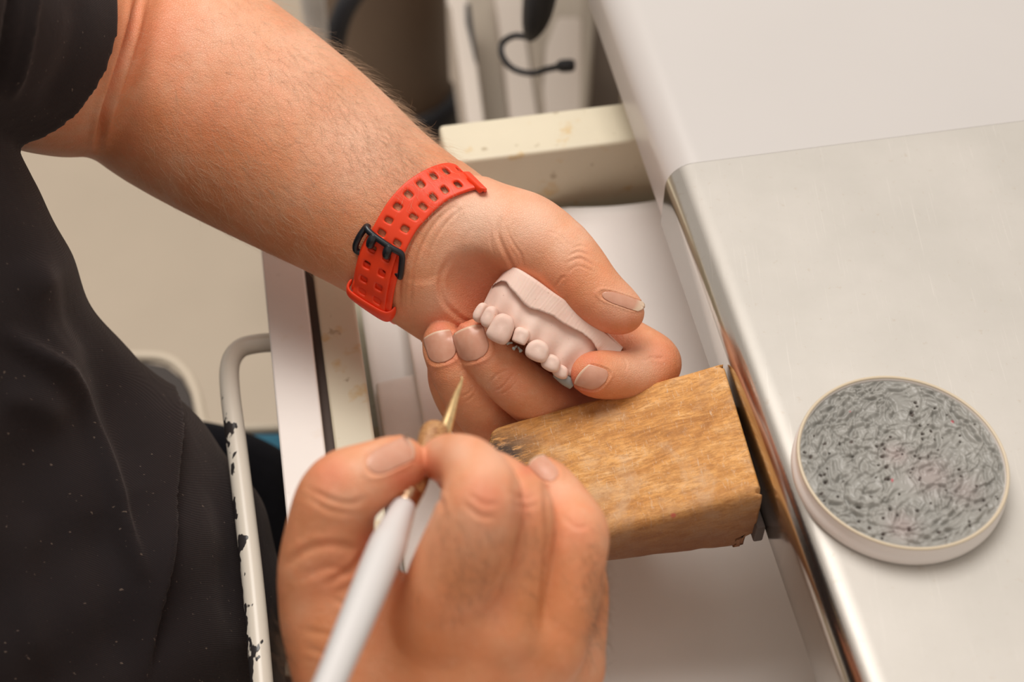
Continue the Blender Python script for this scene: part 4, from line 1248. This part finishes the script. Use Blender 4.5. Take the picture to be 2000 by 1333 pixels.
# canister with hoses
b0 = Z(772, 215, 0.0)
can = thing('vacuum_canister', 'dark brown cylindrical vacuum canister on the floor beyond the arm', 'vacuum cleaner', b0)
lathe('tank', [(.075, .03), (.088, .04), (.090, .30), (.088, .56), (.07, .585), (.002, .59)], b0, 'brown_can', can, 64)
lathe('base', [(.096, 0), (.102, .006), (.102, .045), (.094, .056), (.08, .06)], b0, 'black_rubber', can, 64)
for a in (.3, 1.9, 3.5, 5.0):
    p = b0 + Vector((.100 * math.cos(a), .100 * math.sin(a), .018))
    bpy.context.view_layer.update(); tube('caster', [p - Vector((.012, 0, 0)), p + Vector((.012, 0, 0))], [.018, .018], 'black_rubber', can, 20)
hp2 = [W(600, -60, 1.42), W(612, 10, 1.45), W(617, 80, 1.48), W(608, 160, 1.52), W(570, 260, 1.58), W(500, 360, 1.64)]
hq = catmull(np.array(hp2), 260); tt = np.arange(260)
tag(tube('corrugated_hose', hq, .0115 + .0011 * np.sin(tt * 1.6), 'hose_grey', None, 24), 'light grey corrugated hose hanging left of the canister', 'hose')
tag(tube('rubber_hose', [W(735, -60, 1.50), W(690, -10, 1.50), W(664, 40, 1.51), W(652, 100, 1.53), W(652, 170, 1.56), W(700, 230, 1.62)], [.0115] * 6, 'black_rubber', None, 24, 120),
    'black rubber hose curving down beside the brown canister', 'hose')
# open white case with folded-down lid halves
case = thing('equipment_case', 'white open equipment case beneath the bench end', 'case', Z(1020, 150, .30))
slab('case_bottom', [(880, -60), (1170, -60), (1140, 300), (930, 300)], .30, .02, 'case_beige', case)
for pts, z, th, mt, nm in (
    ([(872, -60), (872, 5), (880, 14), (921, 300), (955, 300), (915, 0), (911, -60)], .40, .11, 'case_white', 'side_rim'),
    ([(955, -60), (1018, -60), (1026, 60), (1062, 300), (1003, 300), (984, 130), (966, 0)], .352, .03, 'case_white', 'lid_half'),
    ([(1085, 38), (1092, 32), (1130, 32), (1138, 40), (1136, 300), (1072, 300), (1060, 170), (1066, 90)], .352, .03, 'case_white', 'lid_half'),
    ([(1033, 60), (1060, 90), (1060, 170), (1072, 300), (1062, 300), (1028, 70)], .340, .02, 'case_beige', 'hinge_strip'),
    ([(1141, -60), (1166, -60), (1160, 60), (1152, 140), (1140, 300), (1128, 300), (1137, 120)], .385, .09, 'case_beige', 'side_rim'),
    ([(909, 6), (918, 6), (930, 100), (932, 118), (927, 112), (910, 40)], .404, .012, 'black_rubber', 'handle_slot')):
    slab(nm, pts, z, th, mt, case, .003)
cord = tube('looped_cable', [W(1030, 72, 1.17), W(1005, 70, 1.18), W(983, 82, 1.19), W(979, 102, 1.19), W(990, 124, 1.19), W(1010, 138, 1.19), W(1040, 143, 1.18), W(1070, 135, 1.18), W(1100, 129, 1.18)],
            [.0027, .0027, .0027, .0026, .0026, .0026, .0026, .0027, .003], 'black_rubber', None, 14, 120)
tag(cord, 'looped thin black cable lying on the white case', 'cable')
tube('plug', [W(1088, 130, 1.178), W(1096, 129, 1.177), W(1116, 128, 1.176), W(1123, 128, 1.176)], [.003, .0052, .0052, .0036], 'black_rubber', cord, 20, 20)['label'] = 'small black plug end'
ad = tube('power_adapter', [W(1072, -60, 1.12), W(1058, -20, 1.13), W(1050, 20, 1.14), W(1042, 52, 1.15), W(1034, 74, 1.16)], [.012, .0135, .0125, .0095, .0045], 'black_rubber', None, 16, 30)
tag(ad, 'black tapered power adapter at the top of the looped cord', 'power adapter')
# brown slab put in for the shade, and post, under the bench end
cbn = slab('shade_slab', [(1080, -60), (1320, -60), (1320, 330), (1080, 330)], .24, .24, 'brown_panel')
tag(cbn, 'added brown slab standing in for shade between the white case and the bench', 'box')
tag(prism('support_post', [W(1216, 90, 1.10), W(1240, 90, 1.10), W(1240, 90, 1.13), W(1216, 90, 1.13)], [W(1206, 330, 1.25), W(1230, 330, 1.25), W(1230, 330, 1.28), W(1206, 330, 1.28)], 'case_beige'),
    'thin pale metal post beside the white bench edge', 'post')

# ================================================================== hair on the arms
def hair(name, V, Nn, P2, regions, mat, rad, zmax=.3):
    cu = bpy.data.curves.new(name, 'CURVE'); cu.dimensions = '3D'; cu.bevel_depth = rad; cu.bevel_resolution = 0; cu.use_fill_caps = False
    for (cx, cy, sx, sy, rot, n_, ln, dirpx, lift) in regions:
        a = math.radians(rot); dx, dy = P2[:, 0] - cx, P2[:, 1] - cy
        u = dx * math.cos(a) + dy * math.sin(a); v = -dx * math.sin(a) + dy * math.cos(a)
        wgt = np.exp(-(u / sx) ** 2 - (v / sy) ** 2) * (Nn[:, 2] < zmax)
        wgt = np.nan_to_num(wgt); wgt[wgt < .08] = 0
        if wgt.sum() == 0: continue
        ids = RNG.choice(len(V), n_, p=wgt / wgt.sum())
        D0 = np.array([dirpx[0], -dirpx[1], 0.]); D0 /= np.linalg.norm(D0)
        for i in ids:
            p = V[i]; nn = Nn[i]; d = D0 + RNG.normal(0, .42, 3); d -= nn * (d @ nn); d /= np.linalg.norm(d)
            l_ = ln * RNG.uniform(.5, 1.3); lf = lift * RNG.uniform(.5, 1.5); cv = np.cross(nn, d) * RNG.normal(0, .35)
            sp_ = cu.splines.new('POLY'); sp_.points.add(4)
            for k in range(5):
                t = k / 4
                q = c2w(p + d * l_ * t + cv * l_ * t * t + nn * (lf * l_ * (t - .45 * t * t)) - nn * .0003)
                sp_.points[k].co = (*q, 1); sp_.points[k].radius = 1 - .75 * t
    o = bpy.data.objects.new(name, cu); COL.objects.link(o); cu.materials.append(M[mat])
    o.parent = person; o.matrix_parent_inverse = person.matrix_world.inverted(); o['kind'] = 'stuff'
    return o
hair('arm_hair', VL, NL, PL, [(640, 180, 230, 60, 42, 1500, .014, (.55, .85), .55), (520, 260, 240, 110, 34, 1500, .012, (.75, .5), .18),
     (420, 330, 200, 70, 36, 500, .011, (.8, .5), .3), (780, 300, 90, 60, 40, 200, .011, (.6, .75), .35)], 'hair_light', .000045)['label'] = 'fair arm hair'
hair('wrist_hair', VR, NR_, PR, [(1165, 1190, 22, 90, 0, 150, .006, (.6, .8), .9), (575, 1310, 16, 60, 0, 90, .010, (-.5, -.6), .9)], 'hair', .00006, .9)['label'] = 'dark hair on the right wrist'
hair('hand_hair', VR, NR_, PR, [(905, 1110, 75, 85, 0, 260, .008, (.4, .9), .15), (1040, 1080, 40, 90, 0, 200, .008, (.5, .8), .15), (1150, 1130, 26, 80, 0, 240, .008, (.5, .8), .3)], 'hair', .00005)['label'] = 'short dark hair on the fingers'
